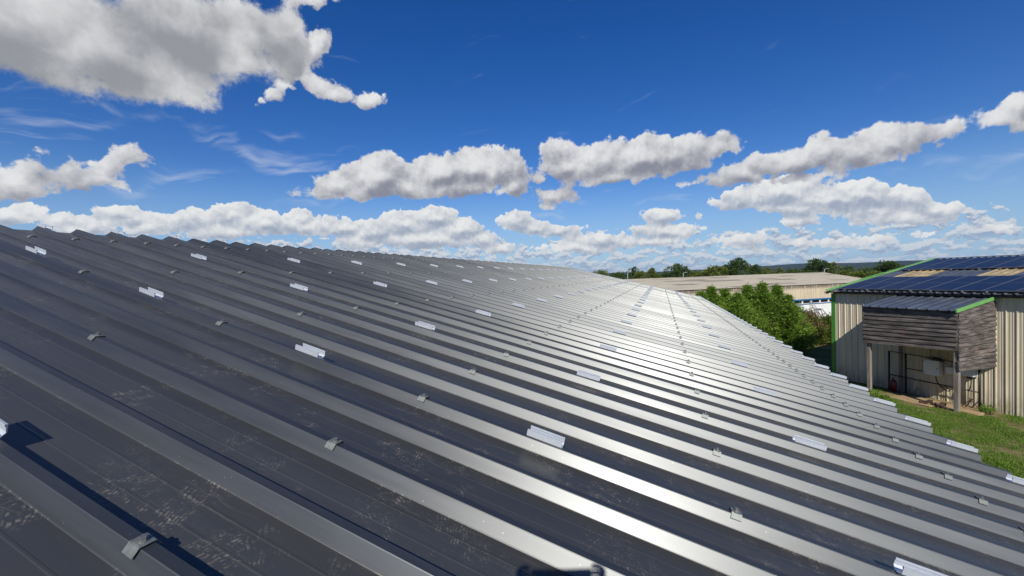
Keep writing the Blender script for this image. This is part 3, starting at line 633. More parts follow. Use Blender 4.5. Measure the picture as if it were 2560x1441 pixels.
# ------------------------------------------------------------------ cream shed with solar roof
WZ = z(-1.13); S0, S1 = -6.30*K, 9.5; OR = 7.48*K; SL = .182
def rz_(o): return z(-1.02)+SL*(o+.25*K)
shed = empty('agricultural_shed', mat=BM, label='cream corrugated metal shed with green trims and solar panels on its roof', cat='shed')
def corr_line(a, b, step, prof, axis):
    pts = []; x = a
    while x < b:
        for (q, h) in prof:
            if x+q*step <= b: pts.append((x+q*step, h))
        x += step
    if pts[-1][0] < b-1e-4: pts.append((b, 0.0))
    return pts
rib = [(0, 0), (.10, 0), (.145, .034), (.24, .034), (.285, 0), (.50, 0), (.53, .008), (.60, .008), (.63, 0), (.76, 0), (.79, .008), (.86, .008), (.89, 0)]
pts = corr_line(S0, S1, .333, rib, 0); g = MB(); n = len(pts)
V = [(x, -h, -.05) for x, h in pts]+[(x, -h, WZ-.02) for x, h in pts]
g.add(V, [(i, i+1, n+i+1, n+i) for i in range(n-1)]); g.build('wall', M_['cream'], shed)
g = MB()
for yy in (S0, S1):
    g.add([(yy, 0, 0), (yy, 2*OR, 0), (yy, 2*OR, WZ-.02), (yy, OR, rz_(OR)-.06), (yy, 0, WZ-.02)], [(0, 1, 2, 3, 4)])
g.add([(S0, 2*OR, 0), (S1, 2*OR, 0), (S1, 2*OR, WZ), (S0, 2*OR, WZ)], [(0, 1, 2, 3)])
g.build('gable_wall', M_['cream'], shed)
g = MB(); g.box(S0-.025, S0+.19, -.055, .0-.042+.02, 0, WZ-.03); g.box(S0-.03, S0-.001, -.05, .22, 0, WZ-.02); g.build('corner_trim', M_['greend'], shed)
# ribbed roof sheets
rr = [(0, 0), (.22, 0), (.36, .045), (.50, .045), (.64, 0), (.82, 0), (.85, .006), (.92, .006), (.95, 0)]
def roofstrip(o0, o1, s0, s1, mat_, name, dz=0.0, parent=None, fn=rz_, step=.333, hs=1.0):
    pts = corr_line(s0, s1, step, rr, 0); n = len(pts); g = MB()
    V = [(x, o0, fn(o0)+h*hs+dz) for x, h in pts]+[(x, o1, fn(o1)+h*hs+dz) for x, h in pts]
    g.add(V, [(i, i+1, n+i+1, n+i) for i in range(n-1)]); return g.build(name, mat_, parent)
e0 = -.30*K
rf = roofstrip(e0, OR, S0-.02, S1, M_['slate'], 'roof', 0, shed)
V = MB(); V.add([(S0, OR, rz_(OR)), (S1, OR, rz_(OR)), (S1, 2*OR+.3, rz_(-.3)), (S0, 2*OR+.3, rz_(-.3))], [(0, 1, 2, 3)]); V.build('rear_roof', M_['slate'], shed)
g = MB(); g.add([(S0-.02, OR-.16, rz_(OR-.16)+.055), (S1, OR-.16, rz_(OR-.16)+.055), (S1, OR, rz_(OR)+.075), (S0-.02, OR, rz_(OR)+.075), (S1, OR+.16, rz_(OR-.16)+.055), (S0-.02, OR+.16, rz_(OR-.16)+.055)], [(0, 1, 2, 3), (3, 2, 4, 5)])
g.build('ridge_cap', M_['slate'], shed)
for (sa, sb) in ((-5.40*K, -4.12*K), (-2.57*K, -1.55*K), (.3*K, 1.3*K)):
    sa = S0-.02+round((sa-S0+.02)/.333)*.333; sb = sa+.333*round((sb-sa)/.333)
    roofstrip(2.5*K, 4.26*K, sa, sb, M_['fibre'], 'skylight', .008, shed)
# verge trim in green
ang = math.atan(SL); g = MB()
g.beam((S0-.06, e0, rz_(e0)+.02), (S0-.06, OR, rz_(OR)+.02), .10, .15); g.build('verge_trim', M_['green'], shed)
g = MB(); g.beam((S0-.05, 1.9*K, rz_(1.9*K)+.11), (S0-.01, 3.6*K, rz_(3.6*K)+.13), .13, .02); g.build('loose_trim', M_['green'], shed)
g = MB(); g.box(S0-.17, S0-.02, e0-.02, e0+.13, rz_(e0)-.16, rz_(e0)-.03); g.build('gutter_end', M_['dark'], shed)
g = MB(); g.tube([(S0-.03, e0-.03, rz_(e0)+.03), (S0-.11, e0-.05, rz_(e0)-.02), (S0-.13, e0-.04, rz_(e0)-.10), (S0-.08, e0-.01, rz_(e0)-.17), (S0+.04, e0+.04, rz_(e0)-.19)], .022, 8); g.build('drain_pipe', M_['pvc'], shed, smooth=True)
g = MB(); g.box(S0+.03, S1, e0+.05, e0+.13, rz_(e0)-.10, rz_(e0)-.012); g.build('eave_purlin', M_['dark'], shed)

# solar panels: two landscape-tall courses low on the slope, two high
PW, PH = 1.02, 1.655
def panel():
    root = empty('solar_panel'); g = MB(); g.box(.012, PW-.012, .012, PH-.012, .018, .034); g.build('glass', M_['cells'], root)
    g = MB(); t = .028
    for a in ((0, PW, 0, t/2), (0, PW, PH-t/2, PH), (0, t/2, t/2, PH-t/2), (PW-t/2, PW, t/2, PH-t/2)): g.box(a[0]+.001, a[1]-.001, a[2], a[3], 0, .036)
    g.build('frame', M_['frame'], root); return root
pp = panel(); first = True
SLM = Matrix.Rotation(math.atan(SL), 4, 'X')
cl = math.cos(math.atan(SL))
rows = [(-.17*K, -7.44, 'lowest row'), (-.17*K+(PH+.01)*cl, -7.44, 'second row up'), (4.20*K, -7.60, 'third row up, above the gap'), (4.20*K+(PH+.01)*cl, -7.60, 'top row by the ridge')]
NTH = ['leftmost', 'second from the left', 'third from the left', 'fourth from the left', 'fifth from the left', 'sixth from the left', 'seventh from the left', 'eighth from the left', 'ninth from the left', 'tenth from the left']
for k, (o0, s0, nm) in enumerate(rows):
    for i in range(10 if k < 2 else 8):
        s_ = s0+i*(PW+.022)
        if s_ > 1.7: continue
        o = pp if first else copy_tree(pp); first = False
        o.matrix_world = BM @ Matrix.Translation((s_, o0, rz_(o0)+.105)) @ SLM
        tag(o, 'solar panel '+NTH[i]+' in the '+nm, 'solar panel', 'solar panels on the cream shed')
for i in range(9):      # mounting feet showing under the lower edges
    for (o0, nm) in ((-.17*K, 'lower'), (4.20*K, 'upper')):
        s_ = -7.0+i*1.0+(.13 if i % 2 else -.05)
        g = MB(); g.box(-.035, .035, -.06, .02, -.02, .055); g.box(-.02, .02, -.065, -.045, .055, .09)
        c = g.build('clamp_foot', M_['frame'], shed, bevel=.004); c.location = (s_, o0-.02, rz_(o0)+.05)
g = MB()
for o0 in (-.17*K, 4.20*K): g.box(-7.44, 1.6, o0+.03, o0+.07, rz_(o0)+.045, rz_(o0)+.098)
g.build('panel_rail', M_['dark'], shed)

# ------------------------------------------------------------------ lean-to on posts
F0_, SLf, SRt = -2.58, -4.53, -.88          # front face, left and right ends
lean = empty('lean_to', mat=BM, label='weathered wooden lean-to on posts with a small ribbed metal roof and bright green edge', cat='lean-to')
def lz(o): return z(-1.56*.958)+(o-F0_)*(z(-1.14)-z(-1.56*.958))/(-F0_)
rr2 = [(0, 0), (.14, .0), (.2, .04), (.34, .04), (.40, 0)]
pts = corr_line(SLf-.06, SRt+.03, .38, rr2, 0); n = len(pts); g = MB()
V = [(x, F0_-.20, lz(F0_-.20)+h) for x, h in pts]+[(x, -.06, lz(-.06)+h) for x, h in pts]
g.add(V, [(i, i+1, n+i+1, n+i) for i in range(n-1)]); g.build('metal_roof', M_['slate'], lean)
g = MB(); g.add([(x, F0_-.002, lz(F0_)-.12) for x, h in pts]+[(x, F0_-.002, lz(F0_)+h-.003) for x, h in pts], [(i, i+1, n+i+1, n+i) for i in range(n-1)]); g.build('eave_sun_blocker', M_['dark'], lean)  # added strip that stops sun slipping between boards and ribbed roof
g = MB(); g.beam((SRt+.055, F0_-.22, lz(F0_-.22)+.01), (SRt+.055, -.10, lz(-.10)+.01), .05, .14); g.build('edge_trim', M_['green'], lean)
rb = random.Random(4)
def boards(x0, x1, ztop0, ztop1, zb0, zb1, n, fn, name):
    # lapped boards between two ends; fn(t, z, out) -> point
    g = MB()
    for i in range(n):
        a0, a1 = ztop0+(zb0-ztop0)*i/n, ztop0+(zb0-ztop0)*(i+1)/n; b0, b1 = ztop1+(zb1-ztop1)*i/n, ztop1+(zb1-ztop1)*(i+1)/n
        j = [rb.uniform(-.026, .026) for _ in range(4)]; e = [rb.uniform(-.03, .015), rb.uniform(-.015, .04)]
        m_ = 7; top, bot = [], []
        for q in range(m_):
            t = q/(m_-1); tt = t+(e[0] if q == 0 else e[1] if q == m_-1 else 0)/3.0; w = .007*math.sin(i*2.1+q*1.7)
            zt = a0+(b0-a0)*t+j[0]*(1-t)+j[1]*t+w; zb = a1+(b1-a1)*t+j[2]*(1-t)+j[3]*t-.058+.010*math.sin(i*3.7+q*1.3)
            top.append((tt, zt)); bot.append((tt, zb))
        V = []
        for (tp, bt) in zip(top, bot): V += [fn(tp[0], tp[1], .006), fn(bt[0], bt[1], .062), fn(bt[0], bt[1], .036), fn(tp[0], tp[1], -.012)]
        F = []
        for q in range(m_-1):
            a = q*4
            for k in range(4): F.append((a+k, a+(k+1) % 4, a+4+(k+1) % 4, a+4+k))
        F += [(0, 3, 2, 1), (m_*4-4, m_*4-3, m_*4-2, m_*4-1)]; g.add(V, F)
    return g.build(name, M_['wood'], lean)
boards(0, 1, lz(F0_)-.0, lz(F0_)-.0, 2.86, 2.98, 9, lambda t, z_, o: (SLf+(SRt-SLf)*t, F0_-o, z_), 'front_boards')
boards(0, 1, lz(F0_)-.01, lz(0)-.02, 2.14, 2.10, 13, lambda t, z_, o: (SRt+o, F0_+(-F0_-.05)*t, z_), 'side_boards')
g = MB(); g.add([(SRt-.012, F0_+.01, 2.17), (SRt-.012, -.01, 2.14), (SRt-.012, -.01, lz(0)-.002), (SRt-.012, F0_+.01, lz(F0_)-.002)], [(0, 1, 2, 3)])
g.add([(SLf+.01, F0_+.014, 2.90), (SRt-.014, F0_+.014, 3.0), (SRt-.014, F0_+.014, lz(F0_)-.002), (SLf+.01, F0_+.014, lz(F0_)-.002)], [(0, 1, 2, 3)])
g.build('sun_blocker', M_['dark'], lean)  # unseen sheets added behind the boards to block sunlight through the gaps
def post(x, y, w, z0, z1):
    g = MB(); g.box(x-w/2, x+w/2, y-w/2, y+w/2, z0, z1); o = g.build('post', M_['post'], lean, bevel=.008)
post(-4.36, F0_+.12, .15, .1, lz(F0_)-.06); post(SRt-.09, F0_+.115, .16, .1, lz(F0_)-.02)
post(-4.36, -.16, .12, 0, lz(-.2)-.06)
g = MB(); g.beam((SLf+.05, F0_+.16, lz(F0_)-.12), (SRt-.03, F0_+.16, lz(F0_)-.12), .08, .14); g.beam((SLf+.05, -.10, lz(-.1)-.12), (SRt-.03, -.10, lz(-.1)-.12), .08, .12)
g.beam((SLf+.03, F0_+.05, 3.0), (SLf+.03, -.05, 3.0), .04, .16); g.build('beam', M_['post'], lean)
boards(0, 1, lz(F0_)-.0, lz(0)-.02, 2.95, 2.95, 8, lambda t, z_, o: (SLf-o, F0_+(-F0_-.05)*t, z_), 'far_side_boards')

# things under the lean-to
def loc(name, label, cat, group=None): return empty(name, mat=BM, label=label, cat=cat, **({'group': group} if group else {}))
fr = loc('pipe_frame', 'dark steel pipe frame standing against the cream wall under the lean-to', 'pipe frame')
def bar(a, b, r=.022, name='bar'):
    g = MB(); g.tube([a, b], r, 8); g.build(name, M_['dark'], fr, smooth=True)
yw = -.30
zt, zm, zl = z(-3.51), z(-4.12), z(-4.50)
bar((-3.81*K, yw, .0), (-3.81*K, yw, zt), .045, 'upright'); bar((-3.22*K, yw, .0), (-3.22*K, yw, zt-.02), .045, 'upright'); bar((-1.01*K, yw, 0), (-1.01*K, yw, z(-3.62)), .04, 'upright')
bar((-3.81*K, yw, zt), (-1.05*K, yw, zt-.12)); bar((-3.22*K, yw, zm), (-2.5*K, yw, zm-.02), .025); bar((-3.81*K, yw, zl), (-1.01*K, yw, zl-.08), .03)
for s_ in (-1, 1): bar((-1.01*K, yw, .45), (-1.01*K+.24*s_, yw-.1, .03), .022, 'foot_brace')
def cabinet(name, x0, x1, z0, z1, dep, label):
    c = loc(name, label, 'cabinet'); g = MB(); g.box(x0, x1, -.06-dep, -.06, z0, z1); g.build('casing', M_['box'], c, bevel=.012)
    g = MB(); g.box(x0+.02, x1-.02, -.06-dep-.014, -.06-dep-.001, z0+.02, z1-.02); g.build('door', M_['box'], c, bevel=.006)
    g = MB()
    for (a, b) in ((x0+.045, z1-.06), (x0+.045, z0+.06)): g.tube([(a, -.06-dep-.03, b), (a, -.06-dep-.01, b)], .016, 8)
    g.build('hinge', M_['dark'], c)
    g = MB(); g.tube([(x1-.07, -.06-dep-.035, (z0+z1)/2), (x1-.07, -.06-dep-.01, (z0+z1)/2)], .022, 8); g.build('lock', M_['dark'], c)
    return c
cabinet('electrical_cabinet', -2.62*K, -2.12*K, z(-4.22), z(-3.64), .30, 'grey electrical cabinet on the cream wall under the lean-to, left of the right post')
c = loc('junction_box', 'pale grey box mounted behind the right post below the side boards', 'junction box')
g = MB(); g.box(-1.62*K, -1.12*K, -.44, -.08, z(-4.03), z(-3.50)); g.build('casing', M_['box'], c, bevel=.015)
g = MB(); g.box(-1.34*K, -1.14*K, -.38, -.18, z(-4.12), z(-4.032)); g.build('cable_gland', M_['black'], c, bevel=.02)
g = MB(); g.box(-1.98*K, -1.72*K, -.26, -.12, z(-4.08), z(-3.82)); 
tag(g.build('meter_box', M_['box'], bevel=.012), 'small grey meter box between the cabinet and the right post', 'meter box').matrix_world = BM
def cable(name, pts, r, label, m='black'):
    # smooth the polyline
    P_ = [Vector(p) for p in pts]; o2 = []
    for i in range(len(P_)-1):
        p0, p1, p2, p3 = P_[max(i-1, 0)], P_[i], P_[i+1], P_[min(i+2, len(P_)-1)]
        for k in range(6):
            t = k/6; o2.append(.5*((2*p1)+(p2-p0)*t+(2*p0-5*p1+4*p2-p3)*t*t+(3*p1-p0-3*p2+p3)*t**3))
    o2.append(P_[-1]); g = MB(); g.tube(o2, r, 7); o = g.build(name, M_[m], smooth=True); o.matrix_world = BM; tag(o, label, 'cable')
cz = z(-4.24)
cable('cable', [(-2.25*K, -.3, cz), (-2.20*K, -.34, cz-.22), (-2.08*K, -.38, cz-.42), (-1.95*K, -.38, cz-.56), (-1.84*K, -.38, cz-.60), (-1.80*K, -.38, cz-.52), (-1.9*K, -.38, cz-.44), (-2.05*K, -.38, cz-.44)], .022, 'black cable hanging in a loop below the grey electrical cabinet')
cable('cable', [(-1.24*K, -.28, z(-4.12)), (-1.23*K, -.30, z(-4.12)-.2), (-1.26*K, -.33, z(-4.5)), (-1.30*K, -.3, z(-4.6))], .02, 'black cable dropping from the pale box behind the right post')
cable('cable', [(-3.6*K, -.2, zt-.02), (-3.0*K, -.22, zt-.10), (-2.5*K, -.3, zt-.16), (-2.0*K, -.3, zt-.12), (-1.6*K, -.2, zt-.08)], .011, 'thin pale cable sagging along the wall above the cabinet', 'pvc')
g = MB(); g.tube([(-2.32*K-.1, -.3, z(-3.60)), (-2.32*K+.05, -.32, z(-3.56)), (-2.32*K+.3, -.3, z(-3.60)), (-2.32*K+.42, -.26, z(-3.64))], [.05, .085, .075, .03], 10)
o = g.build('hose_coil', M_['black'], smooth=True); o.matrix_world = BM; tag(o, 'black coiled hose lying on top of the grey cabinet', 'hose')
c = loc('gas_canister', 'dark red canister standing in the shade under the lean-to', 'canister')
g = MB(); x, y = -3.52*K, -.62; g.tube([(x, y, .08), (x, y, .10), (x, y, .60), (x, y, .68), (x, y, .72)], [.10, .15, .15, .10, .04], 14); g.build('body', M_['red'], c, smooth=True)
g = MB(); g.tube([(x, y, .72), (x, y, .80)], .03, 8); g.tube([(x-.05, y, .80), (x+.05, y, .80)], .015, 8); g.build('valve', M_['black'], c)
# planks and offcuts on the ground
PL = [((-4.10, -2.50, .24), (-1.75, -2.62, .27), .34, 'long pale plank along the front of the lean-to, half in the grass'), ((-3.5, -1.75, .18), (-1.7, -2.0, .22), .46, 'wide new plank lying in the sun under the lean-to'),
      ((-1.95, -1.55, .18), (-.55, -1.75, .2), .40, 'pale plank beside the right post of the lean-to'), ((-3.9, -2.05, .2), (-2.3, -2.2, .23), .16, 'narrow plank between the two wide planks on the ground'), ((-1.9, -2.15, .23), (-.95, -2.35, .25), .20, 'short plank at the foot of the right post'), ((-3.3, -1.15, .12), (-1.5, -1.3, .13), .42, 'plank lying deepest in the shade under the lean-to'), ((-1.6, -1.95, .2), (-.4, -2.05, .22), .30, 'plank behind the foot of the right post')]
for a, b, w, lab in PL:
    g = MB(); g.beam((a[0], a[1], a[2]+.03), (b[0], b[1], b[2]+.03), w, .045); o = g.build('plank', M_['plank'], bevel=.004); o.matrix_world = BM; tag(o, lab, 'plank', 'planks on the ground under the lean-to')
rb2 = random.Random(9)
labs = ['rusty steel offcut lying across the pile by the planks', 'rusty hollow section standing up at the left of the offcut pile', 'rusty hollow section at the right end of the offcut pile', 'short rusty offcut at the bottom of the pile', 'rusty offcut leaning on the middle of the pile', 'dark rusty offcut sticking out towards the grass', 'small rusty piece between the offcuts and the post']
for i, lab in enumerate(labs):
    x, y = -2.25+i*.15, -2.38+rb2.uniform(-.12, .12); a = rb2.uniform(-.6, .6); L = rb2.uniform(.16, .26)
    t = .012; w, h = .085, .10; prof = [(-w, -h), (w, -h), (w, h), (-w, h)]; g = MB()
    Mx = Matrix.Translation((x, y, .30+.07*(i % 3))) @ Matrix.Rotation(a, 4, 'Z') @ Matrix.Rotation(rb2.uniform(-.5, .5), 4, 'Y')
    n = 4; inn = [(p*.8, q*.8) for p, q in prof]
    V = []
    for xx in (-L/2, L/2): V += [Mx @ Vector((xx, p*.7, q*.7)) for p, q in prof]+[Mx @ Vector((xx, p*.7, q*.7)) for p, q in inn]
    F = []
    for k in range(4):
        k2 = (k+1) % 4; F += [(k, k2, 8+k2, 8+k), (4+k2, 4+k, 12+k, 12+k2), (k, 4+k, 4+k2, k2), (8+k, 8+k2, 12+k2, 12+k)]
    g.add(V, F); o = g.build('steel_offcut', M_['rust']); o.matrix_world = BM; tag(o, lab, 'steel offcut', 'rusty offcuts in front of the lean-to')
# trestle legs by the right post
for i, (x, lab) in enumerate(((-1.30, 'rusty trestle legs crossing behind the right post'),)):
    g = MB(); g.beam((x-.30, -1.0, .12), (x+.12, -1.0, .62), .03, .03); g.beam((x+.42, -1.0, .12), (x+.02, -1.0, .62), .03, .03); g.beam((x-.25, -.7, .12), (x+.1, -.95, .60), .03, .03)
    o = g.build('trestle', M_['rust']); o.matrix_world = BM; tag(o, lab, 'trestle')

# ------------------------------------------------------------------ long beige building beyond
DD = Vector((0.94236205, 0.33459493, 0)); ND = Vector((-0.33459493, 0.94236205, 0)); P3 = Vector((31.99492795*K, 42*K, 0))
M3 = Matrix((DD, ND, Vector((0, 0, 1)))).transposed().to_4x4(); M3.translation = P3
b3 = empty('long_building', mat=M3, label='long low building with a beige fibre-cement roof and blue fascia behind the conifers', cat='building')
eL, eR = -36*K, 8.4*K; ze = z(-1.42); rL, rR = (-36*K, 10*K, z(-.51)), (14.3*K, 10*K, z(-.32))
m, nt, b, tc = mat('beige_fibre_cement'); v = tc.outputs['Object']
blk = NN(nt, 'ShaderNodeTexBrick', offset=.5); LK(nt, v, blk.inputs['Vector']); blk.inputs['Scale'].default_value = 1; blk.inputs['Brick Width'].default_value = 3.4; blk.inputs['Row Height'].default_value = 1.25
blk.inputs['Mortar Size'].default_value = .0; blk.inputs['Color1'].default_value = (0, 0, 0, 1); blk.inputs['Color2'].default_value = (1, 1, 1, 1); blk.inputs['Bias'].default_value = 0
bsep = NN(nt, 'ShaderNodeSeparateColor'); LK(nt, blk.outputs['Color'], bsep.inputs[0])
n1 = NOI(nt, VM(nt, 'MULTIPLY', v, (.5, 2.2, 1)), 1.0, 7, .65)
c_ = MIX(nt, MR(nt, n1, .3, .7), (.42, .365, .26), (.55, .48, .35))
c_ = MIX(nt, MR(nt, bsep.outputs[0], .80, .93, 0, .75), c_, (.17, .145, .11))
c_ = MIX(nt, MR(nt, NOI(nt, VM(nt, 'MULTIPLY', v, (.25, 1, 1)), .8, 6, .6), .56, .70, 0, .45), c_, (.26, .21, .15))
LK(nt, c_, b.inputs['Base Color']); setp(b, Roughness=.9); M_['beige'] = m
g = MB(); nn_ = 60; V = []; F = []
for i in range(nn_+1):
    t = i/nn_; V += [(eL+(eR-eL)*t, 0-.15, ze-.01), (rL[0]+(rR[0]-rL[0])*t, 10*K, rL[2]+(rR[2]-rL[2])*t), (eL+(eR+7.6-eL)*t, 20*K, ze)]
for i in range(nn_):
    a = i*3; F += [(a, a+3, a+4, a+1), (a+1, a+4, a+5, a+2)]
g.add(V, F); g.build('roof', M_['beige'], b3)
m, nt, b, tc = mat('ribbed_beige_wall'); v = tc.outputs['Object']; s = NN(nt, 'ShaderNodeSeparateXYZ'); LK(nt, v, s.inputs[0])
n1 = NOI(nt, VM(nt, 'MULTIPLY', v, (3, 3, .4)), 1.0, 6, .65); c_ = MIX(nt, MR(nt, n1, .3, .7), (.44, .36, .24), (.58, .49, .35))
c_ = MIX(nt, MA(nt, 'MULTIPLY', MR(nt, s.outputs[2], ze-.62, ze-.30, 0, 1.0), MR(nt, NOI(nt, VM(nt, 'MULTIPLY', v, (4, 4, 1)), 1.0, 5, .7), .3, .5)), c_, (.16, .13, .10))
LK(nt, c_, b.inputs['Base Color']); setp(b, Roughness=.85); M_['ribwall'] = m
zb = z(-2.84); pts = corr_line(eL, eR, .34, [(0, 0), (.25, .05), (.5, .05), (.75, 0)], 0); n = len(pts); g = MB()
g.add([(x, -h, zb) for x, h in pts]+[(x, -h, ze-.02) for x, h in pts], [(i, i+1, n+i+1, n+i) for i in range(n-1)]); g.build('upper_wall', M_['ribwall'], b3)
g = MB(); g.box(-9*K, eR, -.12, .0, zb-.16, zb-.002); g.build('fascia', M_['blue'], b3)
zs = z(-3.30); zw = zb-.165
g = MB(); g.box(eL, eR, .06, .2, -1.0, zs-.06); g.box(eL, -9*K, .0, .05, -1, zb); g.build('lower_wall', M_['white'], b3)
g = MB(); g.box(-9*K, eR, -.02, .1, zs-.075, zs); g.build('sill', M_['blue'], b3)
g = MB(); g.box(-9*K, eR, -.03, .11, zs+.001, zs+.05); g.build('window_ledge', M_['white'], b3)
for i in range(-6, 6):
    x0 = (-2.415+1.25*i)*K
    if x0 < -9*K or x0 > eR: continue
    g = MB(); g.box(x0-.1, x0+.1, -.01, .1, zs+.05, zw); g.build('mullion', M_['white'], b3)
    g = MB(); g.box(x0+.1, x0+1.25*K-.1, .05, .07, zs+.05, zw); g.build('window', M_['glass'], b3)
g = MB(); g.add([(eR, 0, 0), (eR+7.6, 20*K, 0), (eR+7.6, 20*K, ze), (rR[0], rR[1], rR[2]-.05), (eR, 0, ze-.03)], [(0, 1, 2, 3, 4)]); g.build('end_wall', M_['ribwall'], b3)
# ladder and frame leaning on the white wall
l = empty('ladder', mat=M3, label='aluminium ladder leaning on the white wall behind the shrubs', cat='ladder')
for dx in (0, .42):
    g = MB(); g.beam((-2.07*K+dx-.25*0, -1.1, .0), (-2.75*K+dx, -.06, z(-3.05)), .035, .07); g.build('rail', M_['alu'], l)
for i in range(12):
    t = (i+.7)/12.4; p = Vector((-2.07*K, -1.1, 0)).lerp(Vector((-2.75*K, -.06, z(-3.05))), t)
    g = MB(); g.tube([p+Vector((.0, 0, 0)), p+Vector((.42, 0, 0))], .018, 6); g.build('rung', M_['alu'], l)
g = MB(); a, b_ = Vector((-1.45*K, -1.0, .0)), Vector((-2.0*K, -.08, z(-3.87))); c2, d2 = Vector((-.45*K, -1.0, 0)), Vector((-1.05*K, -.08, z(-3.92)))
g.beam(a, b_, .06, .08); g.beam(c2, d2, .07, .10); g.beam(b_, d2, .07, .10)
tag(g.build('timber_frame', M_['post']), 'reddish timber frame leaning on the white wall beside the ladder', 'timber frame').matrix_world = M3

# lamp posts behind the long building
def pxdir(x, y):
    a_ = (x-1280)/1037.15; b_ = (720.5-y)/1037.15
    v = right*a_+up*b_+fwd; return v/v.y
def lamp(x, ytop, Y, lab):
    p = pxdir(x, ytop)*Y; h = HC+p.z; X, Yy = p.x, p.y
    o = empty('street_lamp', (X, Yy, 0), label=lab, cat='street lamp', group='lamp posts beyond the long building')
    g = MB(); g.tube([(0, 0, -3), (0, 0, h-.15), (.06, 0, h-.03)], [.09, .06, .05], 8); g.build('pole', M_['lamp'], o, smooth=True)
    g = MB(); g.tube([(.06, 0, h-.03), (.3, 0, h+.10), (.6, 0, h+.14)], [.045, .045, .04], 8); g.build('arm', M_['lamp'], o, smooth=True)
    g = MB(); g.box(.55, .95, -.10, .10, h+.09, h+.19); g.build('lamp_head', M_['lamp'], o, bevel=.03)
lamp(1569, 682, 95, 'pale lamp post at the left, in front of the first round tree'); lamp(1708, 683, 95, 'pale lamp post between the round tree and the hedge'); lamp(2061, 674, 88, 'pale lamp post rising at the top corner of the long beige roof')

# ------------------------------------------------------------------ vegetation
def leaves(C, Nrm, L, Wd, rg):
    n = len(C); d = Nrm+rg.normal(0, .35, (n, 3)); d /= np.linalg.norm(d, axis=1)[:, None]
    t = np.cross(d, rg.normal(0, 1, (n, 3))); t /= np.linalg.norm(t, axis=1)[:, None]+1e-9
    V = np.stack([C-t*Wd[:, None]*.5, C+d*L[:, None]*.5-t*Wd[:, None]*.1, C+d*L[:, None], C+d*L[:, None]*.4+t*Wd[:, None]*.6], 1)
    return V.reshape(-1, 3), np.arange(n*4).reshape(-1, 4)
def trunk_mesh(h, r, seed, spread=.3, nb=6):
    rb = random.Random(seed); g = MB(); g.tube([(0, 0, -.3), (rb.uniform(-.1, .1), 0, h*.35), (rb.uniform(-.2, .2), rb.uniform(-.2, .2), h*.7), (0, 0, h*.92)], [r, r*.75, r*.45, r*.12], 8)
    for i in range(nb):
        a = i*2.4+rb.uniform(-.4, .4); z0 = h*rb.uniform(.25, .6); l = h*spread*rb.uniform(.7, 1.2)
        g.tube([(0, 0, z0), (math.cos(a)*l*.5, math.sin(a)*l*.5, z0+l*.35), (math.cos(a)*l, math.sin(a)*l, z0+l*.8)], [r*.4, r*.25, r*.08], 6)
    return g
def oak_crown(seed, h, rx, ry, n=5200, base=.12):
    rg = np.random.default_rng(seed); nc = 40; C, S = [], []
    for i in range(nc):
        th = rg.uniform(0, 6.28); q = rg.uniform(0, 1)**.55; zz = base+(.9-base)*rg.uniform(0, 1)**.8; prof = math.sin(math.pi*min(max((zz-base)/(1.05-base), 0.03), 1))**.55
        C.append((math.cos(th)*rx*q*prof*.78, math.sin(th)*ry*q*prof*.78, h*zz)); S.append(rg.uniform(.22, .40)*rx)
    C.append((0, 0, h*.93)); S.append(.2*rx); C, S = np.array(C), np.array(S)
    k = rg.integers(0, len(C), n); d = rg.normal(0, 1, (n, 3)); d /= np.linalg.norm(d, axis=1)[:, None]; r = rg.uniform(.45, 1.12, n)
    P_ = C[k]+d*(S[k]*r)[:, None]*np.array([1, 1, .8]); P_[:, 2] = np.maximum(P_[:, 2], .1)
    V, F = leaves(P_, d, rg.uniform(.25, .55, n)*(rx/3.2)**.5, rg.uniform(.18, .36, n)*(rx/3.2)**.5, rg)
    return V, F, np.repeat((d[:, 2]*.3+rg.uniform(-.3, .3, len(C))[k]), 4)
def tree(name, X, Y, h, rx, ry, seed, lab, leafm='leaf_oak', group=None, n=5200, base=.12, cat='tree', zg=None):
    zg = float(ground_h(np.array(X), np.array(Y))) if zg is None else zg
    o = empty(name, (X, Y, zg), label=lab, cat=cat, **({'group': group} if group else {}))
    trunk_mesh(h, .05*rx+.05, seed).build('trunk', M_['bark'], o, smooth=True)
    V, F, t = oak_crown(seed, h, rx, ry, n, base); quick('crown', V, F, M_[leafm], o, attr=t); return o
